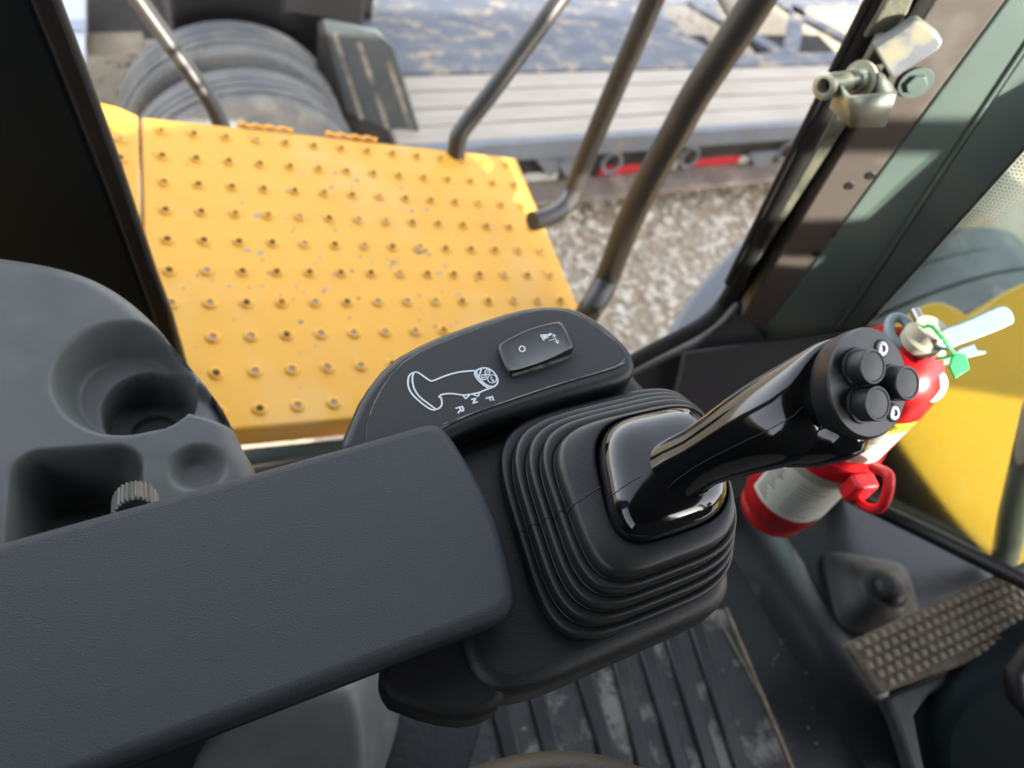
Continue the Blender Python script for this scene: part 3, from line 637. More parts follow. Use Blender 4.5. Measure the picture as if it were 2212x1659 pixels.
for i in range(24):
    for j in range(9):
        a, b = .009 + i * .0142 + (j % 2) * .0071, .008 + j * .0118
        if all(inside((a + da, b + db), pq2) for da, db in ((.006, 0), (-.006, 0), (0, .006), (0, -.006))):
            o = bpy.data.objects.new('tread_stud', sme); COL.objects.link(o); o.parent = pedal
            o.matrix_local = Matrix.Translation(pq[0] + e1 * a + e2 * b + Z * .0003 - pedal.location) @ Matrix(((e1.x, e2.x, 0, 0), (e1.y, e2.y, 0, 0), (0, 0, 1, 0), (0, 0, 0, 1))) @ Matrix.Rotation(.1, 4, 'Z')
a_ = [onz(u, v, pz - .016) for u, v in ((1915, 1505), (2095, 1430), (2100, 1452), (2010, 1500), (1975, 1545), (2010, 1720), (1990, 1720), (1940, 1560))]
MB().prism(a_, -Z * .02).build('pedal_arm', 'rubber_grey', pedal, bevel=0.004)
colm = thing('column_cover', onz(2150, 1600, FZ), 'smooth dusty black cover of the column in the lower right corner', 'cover')
vprism('cover_shell', smooth_poly([(2010, 1590), (2050, 1510), (2120, 1462), (2230, 1420), (2400, 1350), (2500, 1800), (2060, 1800), (2020, 1690)], 2), 0.86, 0.12, 'door_panel', colm, bevel=0.02, seg=5)
MB().tube([V(2230, 1400, .80), V(2190, 1452, .80), V(2196, 1500, .80), V(2250, 1560, .80)], 0.011, 14).build('cover_rim', 'black_trim', colm)
post = thing('column_post', onz(2230, 1240, FZ), 'pale worn upright post at the right edge beside the yellow body', 'post')
MB().tube([onz(2168, 1222, FZ + .02), V(2190, 1110, 1.0), V(2216, 1000, .93), V(2245, 880, .88)], [.018, .018, .017, .017], 14).build('tube', 'cream_metal', post)

# ================================================================== SIDE CONSOLE with cup holder
import numpy as np
sc_ = thing('side_console', V(250, 900, 0.66), 'grey moulded side console with a round cup holder left of the armrest', 'console')
SN = Vector((0.05, -0.10, 1)).normalized(); SP = V(300, 830, 0.57)
sx = (X - SN * X.dot(SN)).normalized(); sy = SN.cross(sx)
def SCo(u, v):
    q = on(u, v, SP, SN) - SP; return np.array([q.dot(sx), q.dot(sy)])
edge = smooth_poly([(-420, 480), (-150, 520), (0, 541), (100, 556), (185, 580), (250, 613), (305, 655), (355, 706), (402, 763), (445, 815), (482, 865), (510, 920), (530, 962), (548, 990), (566, 1040), (580, 1120), (590, 1250), (-420, 1400)], 2)
EP = np.array([SCo(u, v) for u, v in edge])
def seg_dist(P, poly):
    best = np.full(len(P), 1e9); near = np.zeros_like(P); ins = np.zeros(len(P), bool)
    for i in range(len(poly)):
        a, b = poly[i], poly[(i + 1) % len(poly)]; ab = b - a
        t = np.clip(((P - a) @ ab) / (ab @ ab), 0, 1)[:, None]; q = a + t * ab
        d = np.linalg.norm(P - q, axis=1); m = d < best; best[m] = d[m]; near[m] = q[m]
        cnd = (a[1] > P[:, 1]) != (b[1] > P[:, 1])
        xi = (b[0] - a[0]) * (P[:, 1] - a[1]) / (b[1] - a[1] + 1e-15) + a[0]
        ins ^= cnd & (P[:, 0] < xi)
    return np.where(ins, best, -best), near
cell = 0.0015
x0, x1 = max(EP[:, 0].min(), SCo(-150, 900)[0]), EP[:, 0].max() + .004; y0, y1 = max(EP[:, 1].min(), SCo(300, 1180)[1]), EP[:, 1].max() + .004
xs = np.arange(x0, x1, cell); ys = np.arange(y0, y1, cell); gx, gy = np.meshgrid(xs, ys)
GP = np.stack([gx.ravel(), gy.ravel()], 1)
sd, near = seg_dist(GP, EP)
outm = (sd < 0) & (sd > -1.6 * cell); GP[outm] = near[outm]
sdc = np.maximum(sd, 0)
r_e = 0.016
hgt = np.where(sdc < r_e, -(r_e - np.sqrt(np.maximum(r_e ** 2 - (r_e - sdc) ** 2, 0))), 0.0)
def sm(a, b, x):
    t = np.clip((x - a) / (b - a), 0, 1); return t * t * (3 - 2 * t)
def circ(u, v): return np.linalg.norm(GP - SCo(u, v), axis=1)
cc = SCo(272, 812); ru = np.linalg.norm(SCo(440, 830) - SCo(112, 815)) / 2
rho = np.linalg.norm(GP - cc, axis=1)
hgt -= 0.034 * (1 - sm(ru * .66, ru * 1.0, rho))
c2 = SCo(318, 842); rho2 = np.linalg.norm(GP - c2, axis=1)
hgt -= 0.040 * (1 - sm(ru * .62, ru * .68, rho2))
hgt -= 0.006 * (1 - sm(ru * .36, ru * .40, np.linalg.norm(GP - SCo(325, 850), axis=1)))
# handle notch
ax = SCo(470, 888) - SCo(400, 868); L_ = np.linalg.norm(ax); ax /= L_; rel = GP - SCo(395, 850); al = rel @ ax; ac = np.abs(rel @ np.array([-ax[1], ax[0]]))
hgt -= 0.016 * (1 - sm(.006, .016, ac)) * sm(-.01, .01, al) * (1 - sm(.03, .05, al))
# square pocket
a_ = SCo(40, 990); b_ = SCo(292, 972); d_ = SCo(60, 1150)
e_x = (b_ - a_) / np.linalg.norm(b_ - a_); e_y = np.array([-e_x[1], e_x[0]])
wpk = np.linalg.norm(b_ - a_); rel = GP - a_; lx = rel @ e_x; ly = -(rel @ e_y); rc = .014
dx = np.maximum(np.abs(lx - wpk / 2) - wpk / 2 + rc, 0); dy = np.maximum(np.abs(ly - .06) - .06 + rc, 0)
pdist = np.sqrt(dx ** 2 + dy ** 2) - rc
hgt -= 0.075 * (1 - sm(-.007, .006, pdist))
# shallow dish
hgt -= 0.012 * (1 - sm(.35, 1.0, np.linalg.norm((GP - SCo(428, 1010)) @ np.diag([1 / .022, 1 / .020]), axis=1)))
hgt[outm] = -r_e
keep = (sd > 0) | outm
idx = -np.ones(len(GP), int); idx[keep] = np.arange(keep.sum())
vs = [SP + sx * float(p[0]) + sy * float(p[1]) + SN * float(h) for p, h, k in zip(GP, hgt, keep) if k]
ny, nx = gx.shape; I = idx.reshape(ny, nx); fs = []
for j in range(ny - 1):
    for i in range(nx - 1):
        q = (I[j, i], I[j, i + 1], I[j + 1, i + 1], I[j + 1, i])
        if min(q) >= 0: fs.append(tuple(int(x) for x in q))
MB().add(vs, fs).build('console_shell', 'grey_plastic', sc_, recalc=False, ang=180)
wl = [SP + sx * float(p[0]) + sy * float(p[1]) - SN * (r_e - .0005) for p in EP]
MB().loft([wl, [p - Z * .30 for p in wl]], caps=False).build('console_wall', 'grey_plastic', sc_, ang=180)
sb = thing('seat_base_cover', onz(640, 1640, 0.30), 'worn grey plastic seat base cover under the armrest', 'cover')
cv = smooth_poly([(380, 1700), (470, 1560), (600, 1490), (730, 1480), (765, 1492), (782, 1540), (790, 1620), (800, 1760), (760, 1860), (400, 1900)], 2)
vprism('cover_shell', cv, 0.66, 0.26, 'grey_plastic', sb, bevel=0.022, seg=6, ang=50)

# ================================================================== ARMREST
arm = thing('armrest', K(700, 1250, -0.05), 'black textured armrest pad running in from the left edge', 'armrest')
ao = smooth_poly([(-420, 1280), (0, 1165), (470, 1036), (870, 925), (920, 909), (950, 912), (972, 932), (1000, 975), (1040, 1040), (1075, 1115), (1098, 1190), (1112, 1262), (1112, 1300), (1085, 1332), (1000, 1362), (600, 1515), (220, 1659), (-300, 1856)], 1)
def inset(pts, k):
    cx = sum(p[0] for p in pts) / len(pts); cy = sum(p[1] for p in pts) / len(pts); return [(cx + (p[0] - cx) * k, cy + (p[1] - cy) * k) for p in pts]
MB().prism([K(u, v) for u, v in ao], -AN * 0.021).build('pad', 'arm_vinyl', arm, bevel=0.0065, seg=5, ang=35)
und = smooth_poly([(-420, 1290), (0, 1178), (470, 1050), (880, 935), (935, 925), (985, 1000), (1060, 1120), (1095, 1250), (1080, 1318), (1000, 1348), (600, 1500), (220, 1645), (-300, 1840)], 1)
MB().prism([K(u, v) - AN * 0.0205 for u, v in und], -AN * 0.017).build('pad_base', 'arm_under', arm, bevel=0.004, seg=3, ang=35)
kc = V(293, 1118, 0.44); kx = (V(293, 1056, 0.475) - kc).normalized()
mb = MB(); rings = []
for h, s_ in ((0, .9), (.001, 1.0), (.024, 1.0), (.026, .9), (.0262, .05)):
    rings.append([])
    e1 = kx.orthogonal().normalized(); e2 = kx.cross(e1)
    for k in range(120):
        a = 2 * math.pi * k / 120; r_ = .0128 * s_ * (1 - (.06 if (k % 4) < 2 else 0)); rings[-1].append(kc + kx * h + (e1 * math.cos(a) + e2 * math.sin(a)) * r_)
mb.loft(rings); mb.build('adjusting_knob', 'knob_metal', arm, ang=20)

# ================================================================== JOYSTICK CONSOLE
con = thing('control_console', K(1150, 1000, -0.09), 'black control console with printed panel and rocker switch around the joystick', 'console')
HD = -0.032
ho = smooth_poly([(760, 965), (800, 870), (900, 790), (1120, 690), (1250, 680), (1345, 745), (1375, 810), (1440, 868), (1508, 928), (1545, 1050), (1572, 1180), (1586, 1255), (1572, 1300), (1520, 1332), (1320, 1420), (1180, 1484), (1080, 1505), (1000, 1450), (960, 1200)], 2)
MB().prism([K(u, v, HD) for u, v in ho], -AN * 0.040).build('housing', 'console_plastic', con, bevel=0.010, seg=5, ang=45)
lo_ = smooth_poly([(812, 1500), (826, 1400), (960, 1330), (1092, 1300), (1098, 1420), (1096, 1520), (1020, 1556), (930, 1545)], 1)
MB().prism([K(u, v, -0.0365) for u, v in lo_], -AN * 0.030).build('lower_housing', 'arm_under', con, bevel=0.005, seg=3, ang=40)
po = smooth_poly([(728, 985), (738, 945), (752, 912), (778, 852), (837, 777), (921, 731), (1012, 697), (1117, 663), (1187, 655), (1243, 660), (1292, 686), (1338, 724), (1366, 756), (1375, 781), (1371, 806), (1340, 826), (1187, 868), (1000, 930), (900, 990)], 1)
HP = -0.010
MB().prism([K(u, v, HP) for u, v in po], -AN * 0.034).build('raised_panel', 'console_plastic', con, bevel=0.006, seg=5, ang=35)
pi_ = smooth_poly([(788, 985), (790, 938), (792, 914), (816, 854), (855, 795), (914, 756), (1012, 717.5), (1128, 677), (1170, 668.5), (1212, 669), (1257, 686), (1299, 714), (1334, 742), (1350, 767), (1348, 781), (1327, 795), (1187, 836), (956, 917), (880, 985)], 1)
MB().prism([K(u, v, HP + .0006) for u, v in pi_], -AN * 0.003).build('panel_insert', 'panel_plastic', con, bevel=0.0005, seg=2, ang=35)
lower = [(1349, 784), (1327, 795.5), (1187, 836.5), (1070, 876), (956, 918)]
MB().ribbon([K(u, v, HP) for u, v in lower], AN, 0.0008, 0.0009).build('dusty_seam', 'seam_dust', con)
MB().ribbon([K(u, v, HP) for u, v in pi_[4:42]], AN, 0.0005, 0.0008).build('dusty_seam', 'seam_dust', con)
# printed symbol, read from the panel
def G(cx, cy): return K(813.2 + cx * .21006, 658.3 + cy * .21006, HP)
def gl(name, lines, wd=0.00105, parent=None, closed=False):
    mb = MB()
    for l in lines:
        l = smooth_poly(l, 2, closed) if len(l) > 2 else l
        mb.ribbon([G(*p) for p in l], AN, wd, 0.0009, closed)
    return mb.build(name, 'print_white', parent or con, smooth=False)
sym = gl('printed_joystick_symbol', [
    [(385, 706), (410, 699), (440, 712), (500, 755), (545, 788), (570, 793), (620, 775), (720, 733), (830, 703), (930, 690), (1010, 685)],
    [(400, 699), (345, 722), (325, 760), (322, 830), (340, 890), (380, 945), (440, 1000), (510, 1055), (560, 1085), (590, 1090), (625, 1080), (655, 1065), (672, 1035), (672, 990), (657, 955)],
    [(382, 709), (368, 750), (370, 810), (385, 870), (420, 930), (470, 980), (540, 1030), (604, 1078)],
    [(640, 962), (650, 945), (670, 930), (740, 920), (820, 925), (890, 940), (960, 930), (1055, 912), (1090, 895), (1140, 875), (1200, 855), (1235, 828), (1248, 800), (1240, 755), (1210, 705), (1160, 668), (1110, 655), (1060, 665), (1020, 688)],
    [(1012, 690), (1008, 720), (1020, 750), (1055, 795), (1100, 835), (1150, 865)],
    [(1034, 682), (1026, 700), (1032, 725), (1055, 765), (1100, 815), (1150, 845), (1195, 850)]])
gl('printed_wedge', [[(1052, 752), (1064, 712), (1078, 668)]], .00095, sym)
gl('printed_triangle', [[(890, 942), (916, 976)], [(914, 976), (962, 930)]], .00095, sym)
gl('printed_triangle', [[(985, 927), (1044, 950)], [(1045, 951), (1056, 914)]], .00095, sym)
def gear(cx, cy, flip):
    n = 48; pts = [(cx + (24 + (4 if (k // 2) % 2 else 0)) * math.cos(2 * math.pi * k / n), cy + (24 + (4 if (k // 2) % 2 else 0)) * math.sin(2 * math.pi * k / n)) for k in range(n)]
    mb = MB(); mb.ribbon([G(*p) for p in pts], AN, .00065, .0009, True)
    d = -1 if flip else 1
    mb.ribbon([G(cx - 9 * d, cy + 11 * d), G(cx + 5 * d, cy - 5 * d)], AN, .0004, .0009)
    mb.add([G(cx + 12 * d, cy - 12 * d) + AN * .0009, G(cx - 6 * d, cy - 9 * d) + AN * .0009, G(cx + 9 * d, cy + 6 * d) + AN * .0009], [(0, 1, 2)])
    mb.build('printed_gear', 'print_white', sym, smooth=False)
gear(1140, 703, False); gear(1103, 753, True)
mb = MB(); mb.ribbon([G(1187 + 45 * math.cos(a), 770 + 42 * math.sin(a)) for a in [2 * math.pi * k / 40 for k in range(40)]], AN, .0006, .0009, True)
mb.ribbon([G(1178, 742), G(1198, 788)], AN, .0004, .0009); mb.ribbon([G(*p) for p in smooth_poly([(1174, 752), (1172, 765), (1180, 782), (1192, 786), (1194, 778), (1184, 758)], 1)], AN, .0003, .0009, True)
mb.add([G(x, y) + AN * .0009 for x, y in ((1192, 784), (1200, 781), (1217, 794), (1188, 804))], [(0, 1, 2, 3)])
mb.build('printed_horn', 'print_white', sym, smooth=False)
def H(cx, cy): return K((1240 + cx / 12.289) * .77451, (1080 + cy / 12.289) * .77451, HP)
def letter(lines):
    mb = MB()
    for l in lines: mb.ribbon([H(*p) for p in l], AN, .00105, .0009)
    mb.build('printed_letter', 'print_white', con, smooth=False)
letter([[(1405, 407), (1650, 345)], [(1615, 322), (1672, 482)], [(1532, 378), (1575, 492)]])
letter([[(905, 445), (1085, 405)], [(1055, 402), (975, 570)], [(945, 578), (1128, 520)]])
letter([[(372, 752), (622, 680)], [(585, 668), (640, 760), (640, 810), (610, 845), (570, 838), (512, 720)], [(545, 800), (450, 920)]])
# rocker switch
sw = thing('rocker_switch', K(1155, 750, HP), 'black rocker switch with white circle and joystick arrows mark', 'switch')
MB().prism([K(u, v, HP + .0008) for u, v in smooth_poly([(1082, 748), (1204, 706), (1246, 742), (1238, 772), (1106, 822), (1094, 806)], 1)], -AN * .004).build('bezel', 'seam_black', sw, bevel=.0008, seg=2)
MB().ribbon([K(u, v, HP) for u, v in ((1106, 813), (1165, 795), (1236, 770))], AN, .0022, .0012).build('dust_line', 'seam_dust', sw)
def rk(pts, h): return [K(u, v, HP + h) for u, v in pts]
r0 = smooth_poly([(1078, 750), (1140, 716), (1205, 702), (1240, 747), (1236, 762), (1175, 790), (1105, 812), (1088, 786)], 2)
r1 = smooth_poly([(1073, 747), (1090, 736), (1140, 710), (1206, 693), (1216, 698), (1240, 744), (1237, 754), (1172, 785), (1101, 806), (1094, 800), (1082, 772)], 2)
def resamp(pts, n=64):
    import bisect
    L = [0.0]; P = pts + [pts[0]]
    for a, b in zip(P, P[1:]): L.append(L[-1] + math.dist(a, b))
    out = []
    for k in range(n):
        t = L[-1] * k / n; i = bisect.bisect_right(L, t) - 1; f = (t - L[i]) / (L[i + 1] - L[i] + 1e-9); out.append((P[i][0] + (P[i + 1][0] - P[i][0]) * f, P[i][1] + (P[i + 1][1] - P[i][1]) * f))
    return out
def rkh(u): return .0012 * (u - 1158) / 83.0
def ringh(pts, k, h):
    cx = sum(p[0] for p in pts) / len(pts); cy = sum(p[1] for p in pts) / len(pts)
    return [K(cx + (u - cx) * k, cy + (v - cy) * k, HP + h + (rkh(cx + (u - cx) * k) if h > .001 else 0)) for u, v in pts]
q1 = resamp(r1)
MB().loft([ringh(q1, 1.0, .0), ringh(q1, 1.0, .0046), ringh(q1, .988, .0058), ringh(q1, .93, .0066), ringh(q1, .915, .0063)]).build('rocker', 'rocker_black', sw, ang=50)
def RK(u, v, h=.0066): return K(u, v, HP + h + rkh(u))
mb = MB(); mb.ribbon([RK(1128 + 6 * math.cos(a), 753.5 + 6 * math.sin(a)) for a in [2 * math.pi * k / 28 for k in range(28)]], AN, .0008, 0, True); mb.build('printed_circle', 'print_white', sw, smooth=False)
def J(cx, cy): return RK((1480 + cx / 18.433) * .77451, (910 + cy / 18.433) * .77451)
mb = MB()
for a, b, c_, d_2 in (((475, 440), (545, 420), (705, 720), (650, 735)), ((570, 420), (620, 415), (770, 650), (720, 690)), ((635, 415), (730, 415), (820, 605), (780, 640)), ((750, 415), (820, 400), (905, 600), (850, 620)), ((850, 420), (1045, 335), (1090, 430), (910, 525))):
    mb.add([J(*a), J(*b), J(*c_), J(*d_2)], [(0, 1, 2, 3)])
mb.build('printed_lever', 'print_white', sw, smooth=False)
mb = MB()
for l in (((1155, 400), (1410, 890)), ((940, 735), (1265, 640)), ((1150, 555), (1160, 395)), ((1310, 510), (1160, 400)), ((1420, 700), (1412, 885)), ((1245, 760), (1408, 890))): mb.ribbon([J(*p) for p in l], AN, .00042)
mb.build('printed_arrows', 'print_white', sw, smooth=False)

# ================================================================== JOYSTICK
joy = thing('joystick', K(1330, 1140, HD), 'glossy black joystick on a ribbed rubber boot with three round thumb buttons', 'joystick')
def quad_ring(cs, h, n=4.2, seg=88):       # rounded ring inside four picture corners (lt, rt, rb, lb) on the plane h
    P = [K(u, v, h) for u, v in cs]
    out = []
    for k in range(seg):
        t = 2 * math.pi * k / seg; cc_, ss = math.cos(t), math.sin(t)
        a = (math.copysign(abs(cc_) ** (2 / n), cc_) + 1) / 2; b = (math.copysign(abs(ss) ** (2 / n), ss) + 1) / 2
        out.append((P[3] * (1 - a) + P[2] * a) * (1 - b) + (P[0] * (1 - a) + P[1] * a) * b)
    return out
def mixc(A, B, t): return [(a[0] * (1 - t) + b[0] * t, a[1] * (1 - t) + b[1] * t) for a, b in zip(A, B)]
cb0 = [(1046, 938), (1480, 832), (1600, 1262), (1190, 1428)]
cb1 = [(1170, 950), (1506, 870), (1600, 1166), (1290, 1284)]
def grow(r_, d):
    c = sum(r_, Vector()) / len(r_); return [p + (p - c).normalized() * d for p in r_]
rings = []; ns = 4; h0, h1 = HD + .0005, 0.012
rings.append(quad_ring(cb0, h0))
for k in range(ns):
    t0, t1 = k / ns, (k + 1) / ns
    ra = quad_ring(mixc(cb0, cb1, t0), h0 + (h1 - h0) * t0); rb_ = quad_ring(mixc(cb0, cb1, t1), h0 + (h1 - h0) * t1)
    mix = lambda s_: [p * (1 - s_) + q * s_ for p, q in zip(ra, rb_)]
    up = lambda r_, d: [p + AN * d for p in r_]
    st_ = (h1 - h0) / ns
    rings += [up(grow(mix(0.0), .0002), st_ * .25), up(grow(mix(.0), .0006), st_ * .55), up(grow(mix(.03), .0008), st_ * .78), up(grow(mix(.10), .0006), st_ * .90), up(grow(mix(.22), .0002), st_ * .86), up(mix(.45), st_ * .62), up(mix(.70), st_ * .34), up(mix(.90), st_ * .10), up(grow(mix(.97), -.0002), -st_ * .06)]
top = quad_ring(cb1, h1); cdi = quad_ring([(1272, 938), (1502, 888), (1576, 1120), (1324, 1206)], h1, 3.6)
col_ = lambda t, h: [p.lerp(q, t) + AN * h for p, q in zip(top, cdi)]
rings += [col_(.0, .0015), col_(.02, .0055), col_(.08, .0085), col_(.18, .0098), col_(.5, .0108), col_(.78, .0116), col_(.86, .0112), col_(.90, .0095), col_(.92, .003)]
boot_rings = rings
boot = MB().loft(rings).build('bellows_boot', 'rubber_boot', joy, ang=180)
# glossy foot of the grip
cd0 = [(1272, 938), (1502, 888), (1576, 1120), (1324, 1206)]
dr = quad_ring(cd0, h1 + .006, 3.6); dc = sum(dr, Vector()) / len(dr)
tip = V(1478, 1006, 0.400)
# grip
path = [(1418, 1052, .4300, 31, 33), (1432, 1042, .4245, 25.5, 28), (1446, 1031, .4195, 21.5, 24), (1462, 1018, .4150, 18.6, 20.5), (1484, 1004, .4100, 16.8, 18.4), (1520, 984, .403, 15.6, 17), (1560, 963, .3965, 17.2, 18), (1610, 939, .389, 19.6, 19.5), (1660, 917, .3825, 21.6, 21), (1710, 893, .377, 22.6, 22), (1755, 869, .373, 23.2, 23), (1795, 850, .370, 24.0, 24)]
pts = [V(u, v, d) for u, v, d, a, b in path]
FN = (R @ Vector((0.42, 0.03, 0.91))).normalized()       # the button face looks this way
fc = V(1878, 826, 0.352); bk = V(1836, 840, 0.3685)
grings = []
upv = None
for i, p in enumerate(pts):
    t = (pts[min(i + 1, len(pts) - 1)] - pts[max(i - 1, 0)]).normalized()
    if i >= len(pts) - 4: t = t.lerp(FN, (0.12, .3, .55, .8)[i - len(pts) + 4]).normalized()
    if i < 5: t = t.lerp(AN, (.9, .75, .55, .32, .12)[i]).normalized()
    sdv = t.cross(CB).normalized(); dv = sdv.cross(t).normalized()    # sdv lies across the grip in the picture
    a, b = path[i][3] / 1000, path[i][4] / 1000
    ring = []
    for k in range(88):
        th = 2 * math.pi * k / 88; c_, s_ = math.cos(th), math.sin(th)
        fl_ = 1.0 + (0.05 * math.cos(2 * th))
        ring.append(p + (sdv * c_ * a + dv * s_ * b) * fl_)
    grings.append(ring)
e1 = FN.cross(CB).normalized(); e2 = e1.cross(FN).normalized()
def fring(c, a, b, n=88): return [c + e1 * a * math.cos(2 * math.pi * k / n) + e2 * b * math.sin(2 * math.pi * k / n) for k in range(n)]
e2 = FN.cross(e1).normalized() if FN.cross(e1).dot(CB.cross(e1)) > 0 else e2
# align starting angle with the grip rings
import itertools
def align(ref, ring):
    best = None
    for rev in (False, True):
        rr_ = ring[::-1] if rev else ring
        for s_ in range(len(rr_)):
            d = sum((ref[k] - rr_[(k + s_) % len(rr_)]).length for k in range(0, len(ref), 4))
            if best is None or d < best[0]: best = (d, [rr_[(k + s_) % len(rr_)] for k in range(len(rr_))])
    return best[1]
hb = align(grings[-1], fring(bk, .0258, .0262)); 
grings.append(hb)
cA = sum(dr, Vector()) / len(dr); pk = V(1440, 1030, .415); pk = cA + (pk - cA) - AN * (pk - cA).dot(AN)
pre = [dr, [p + AN * .0065 for p in dr]]
for s_, hh in ((.992, .0098), (.97, .0128), (.93, .0155), (.87, .0178), (.79, .0198), (.68, .0215), (.54, .0229), (.38, .0238), (.2, .0243), (.02, .0245)):
    c = cA.lerp(pk, (1 - s_) * .35); pre.append([c + (p - cA) * s_ + AN * hh for p in dr])
foot = MB().loft(pre).build('grip_foot', 'gloss_black', joy, ang=180)
grip = MB().loft(grings).build('grip', 'gloss_black', joy, ang=180)
# moulding seam along the grip
def near_pt(ring, u, v):
    def pr(p):
        q = R.transposed() @ (p - CAM); return (CX + F * q.x / -q.z, CY - F * q.y / -q.z, -q.z)
    c = sum(ring, Vector()) / len(ring)
    return min((p for p in ring if (p - c).dot(CB) > 0), key=lambda p: math.dist(pr(p)[:2], (u, v)))
nb_ = len(boot_rings)
bi = boot_rings[1].index(near_pt(boot_rings[1], 1098, 1172))
bl = [r_[bi] for r_ in boot_rings[1:-2]]
MB().tube(bl, 0.00035, 6).build('boot_mould_line', 'seam_black', joy)
sm_ = [(1318, 1078), (1335, 1070), (1360, 1060), (1390, 1048), (1420, 1036), (1450, 1023), (1468, 1014)]
fi = pre[1].index(near_pt(pre[1], 1286, 1092))
MB().tube([r_[fi] for r_ in pre[1:9]], 0.00028, 6).build('mould_line', 'seam_black', joy)
ml = [near_pt(r_, path[k][0] - 2, path[k][1] + 12) for k, r_ in enumerate(grings[:-1]) if k >= 3]
MB().tube(ml, 0.00028, 6).build('mould_line', 'seam_black', joy)
# thumb bulge under the head
mb = MB(); tb = V(1806, 934, .3685); rings = []
tdir = (V(1905, 925, .352) - V(1700, 1000, .378)).normalized(); t1 = tdir.cross(CB).normalized(); t2 = t1.cross(tdir)
for s_, r_ in ((-.036, .002), (-.028, .008), (-.014, .0128), (.0, .0142), (.008, .0130), (.0125, .009), (.0145, .003)):
    rings.append([tb + tdir * s_ + (t1 * math.cos(a) + t2 * math.sin(a)) * r_ for a in [2 * math.pi * k / 28 for k in range(28)]])
mb.loft(rings); mb.build('trigger_switch', 'gloss_black', joy, ang=180)
# head cap with face
cap = MB(); hr = .0262
cap.loft([fring(bk + FN * .0003, hr, hr), fring(bk.lerp(fc, .5), hr, hr), fring(bk.lerp(fc, .93), .0256, .0256), fring(fc, .0247, .0247), fring(fc + FN * .0004, .012, .012), fring(fc + FN * .0005, .0005, .0005)])
hd = cap.build('head_cap', 'satin_black', joy, ang=35)
def FP(u, v, h=0.0): return on(u, v, fc + FN * (.0004 + h), FN)
for u, v in ((1850, 794), (1924, 829), (1860, 872)):
    c = FP(u, v, 0)
    o = MB().lathe(c, FN, [(.0092, 0), (.0090, .0015), (.0082, .0017), (.0080, .0086), (.0076, .0092), (.0068, .0092), (.0066, .0087), (.0064, .0089), (.0030, .0092), (.0002, .0093)], 40).build('thumb_button', 'button_black', joy, ang=30)
for u, v in ((1905, 753), (1931, 892)):
    c = FP(u, v, .0002)
    s_o = MB().lathe(c, FN, [(.0036, 0), (.0034, .0006), (.0028, .0008), (.0016, .0008), (.0014, .0), (.0001, -.0001)], 24).build('screw', 'chrome', joy, ang=30)
    MB().lathe(c, FN, [(.0044, -.0002), (.0042, .0003), (.0037, .0003), (.0036, -.0002)], 24, caps=False).build('screw_well', 'seam_black', joy)

# ================================================================== FIRE EXTINGUISHER
eb = V(1668, 1098, 0.87); ea = PD; EK = 0.845
ext = thing('fire_extinguisher', eb, 'red fire extinguisher with white labels strapped upright beside the windscreen', 'fire extinguisher')
er = 0.0500 * EK
def ep(h): return eb + ea * (h * EK)
ebod = MB().lathe(eb, ea, [(r_, h_ * EK) for r_, h_ in [(.001, .004), (er * .80, .004), (er * .84, .0), (er * .88, .004), (er * .86, .010), (er * .80, .014), (er * .93, .022), (er, .040), (er, .285), (er * .97, .305), (er * .86, .325), (er * .62, .341), (.015, .348), (.014, .358)]], 64).build('cylinder', 'red_paint', ext, ang=30)
# angle frame on the cylinder, zero toward the viewer
z0 = (CAM - ep(.2)); z0 = (z0 - ea * z0.dot(ea)).normalized(); z1 = ea.cross(z0)
def EC(a, h, dr_=0.0): return ep(h) + (z0 * math.cos(a) + z1 * math.sin(a)) * (er + dr_)
def patch(name, a0, a1, h0_, h1_, m, dr_=.0006, parent=None):
    n = max(6, int(abs(a1 - a0) / .09)); mb = MB()
    lo2 = [EC(a0 + (a1 - a0) * k / n, h0_, dr_) for k in range(n + 1)]; hi2 = [EC(a0 + (a1 - a0) * k / n, h1_, dr_) for k in range(n + 1)]
    return mb.loft([lo2, hi2], caps=False, closed=False).build(name, m, parent or ext, ang=180)
lb = patch('white_label', -0.75, 1.5, .062, .150, 'label_white')
for k in range(9): patch('printed_line', -.65, -.25 - .06 * ((k * 5) % 4), .072 + k * .0062, .0742 + k * .0062, 'ink', .001, lb)
for k in range(10): patch('printed_line', .1, .78 - .08 * ((k * 3) % 4), .074 + k * .0068, .0766 + k * .0068, 'ink_grey', .001, lb)
patch('printed_line', -.55, -.35, .115, .135, 'ink_grey', .0012, lb)
lb2 = patch('upper_label', -0.9, 1.25, .208, .268, 'label_white')
ly = patch('yellow_label', -0.9, 1.25, .268, .287, 'label_yellow')
tv, tf = text_mesh('INSPECTION', .0135)
MB().add([EC(.42 + v.x / er, .2775 + v.y / EK, .0011) for v in tv], tf).build('printed_word', 'ink', ly, smooth=False, recalc=False)
for k in range(3): patch('printed_line', .25, .6 + .1 * k, .225 + k * .011, .228 + k * .011, 'ink_grey', .001, lb2)
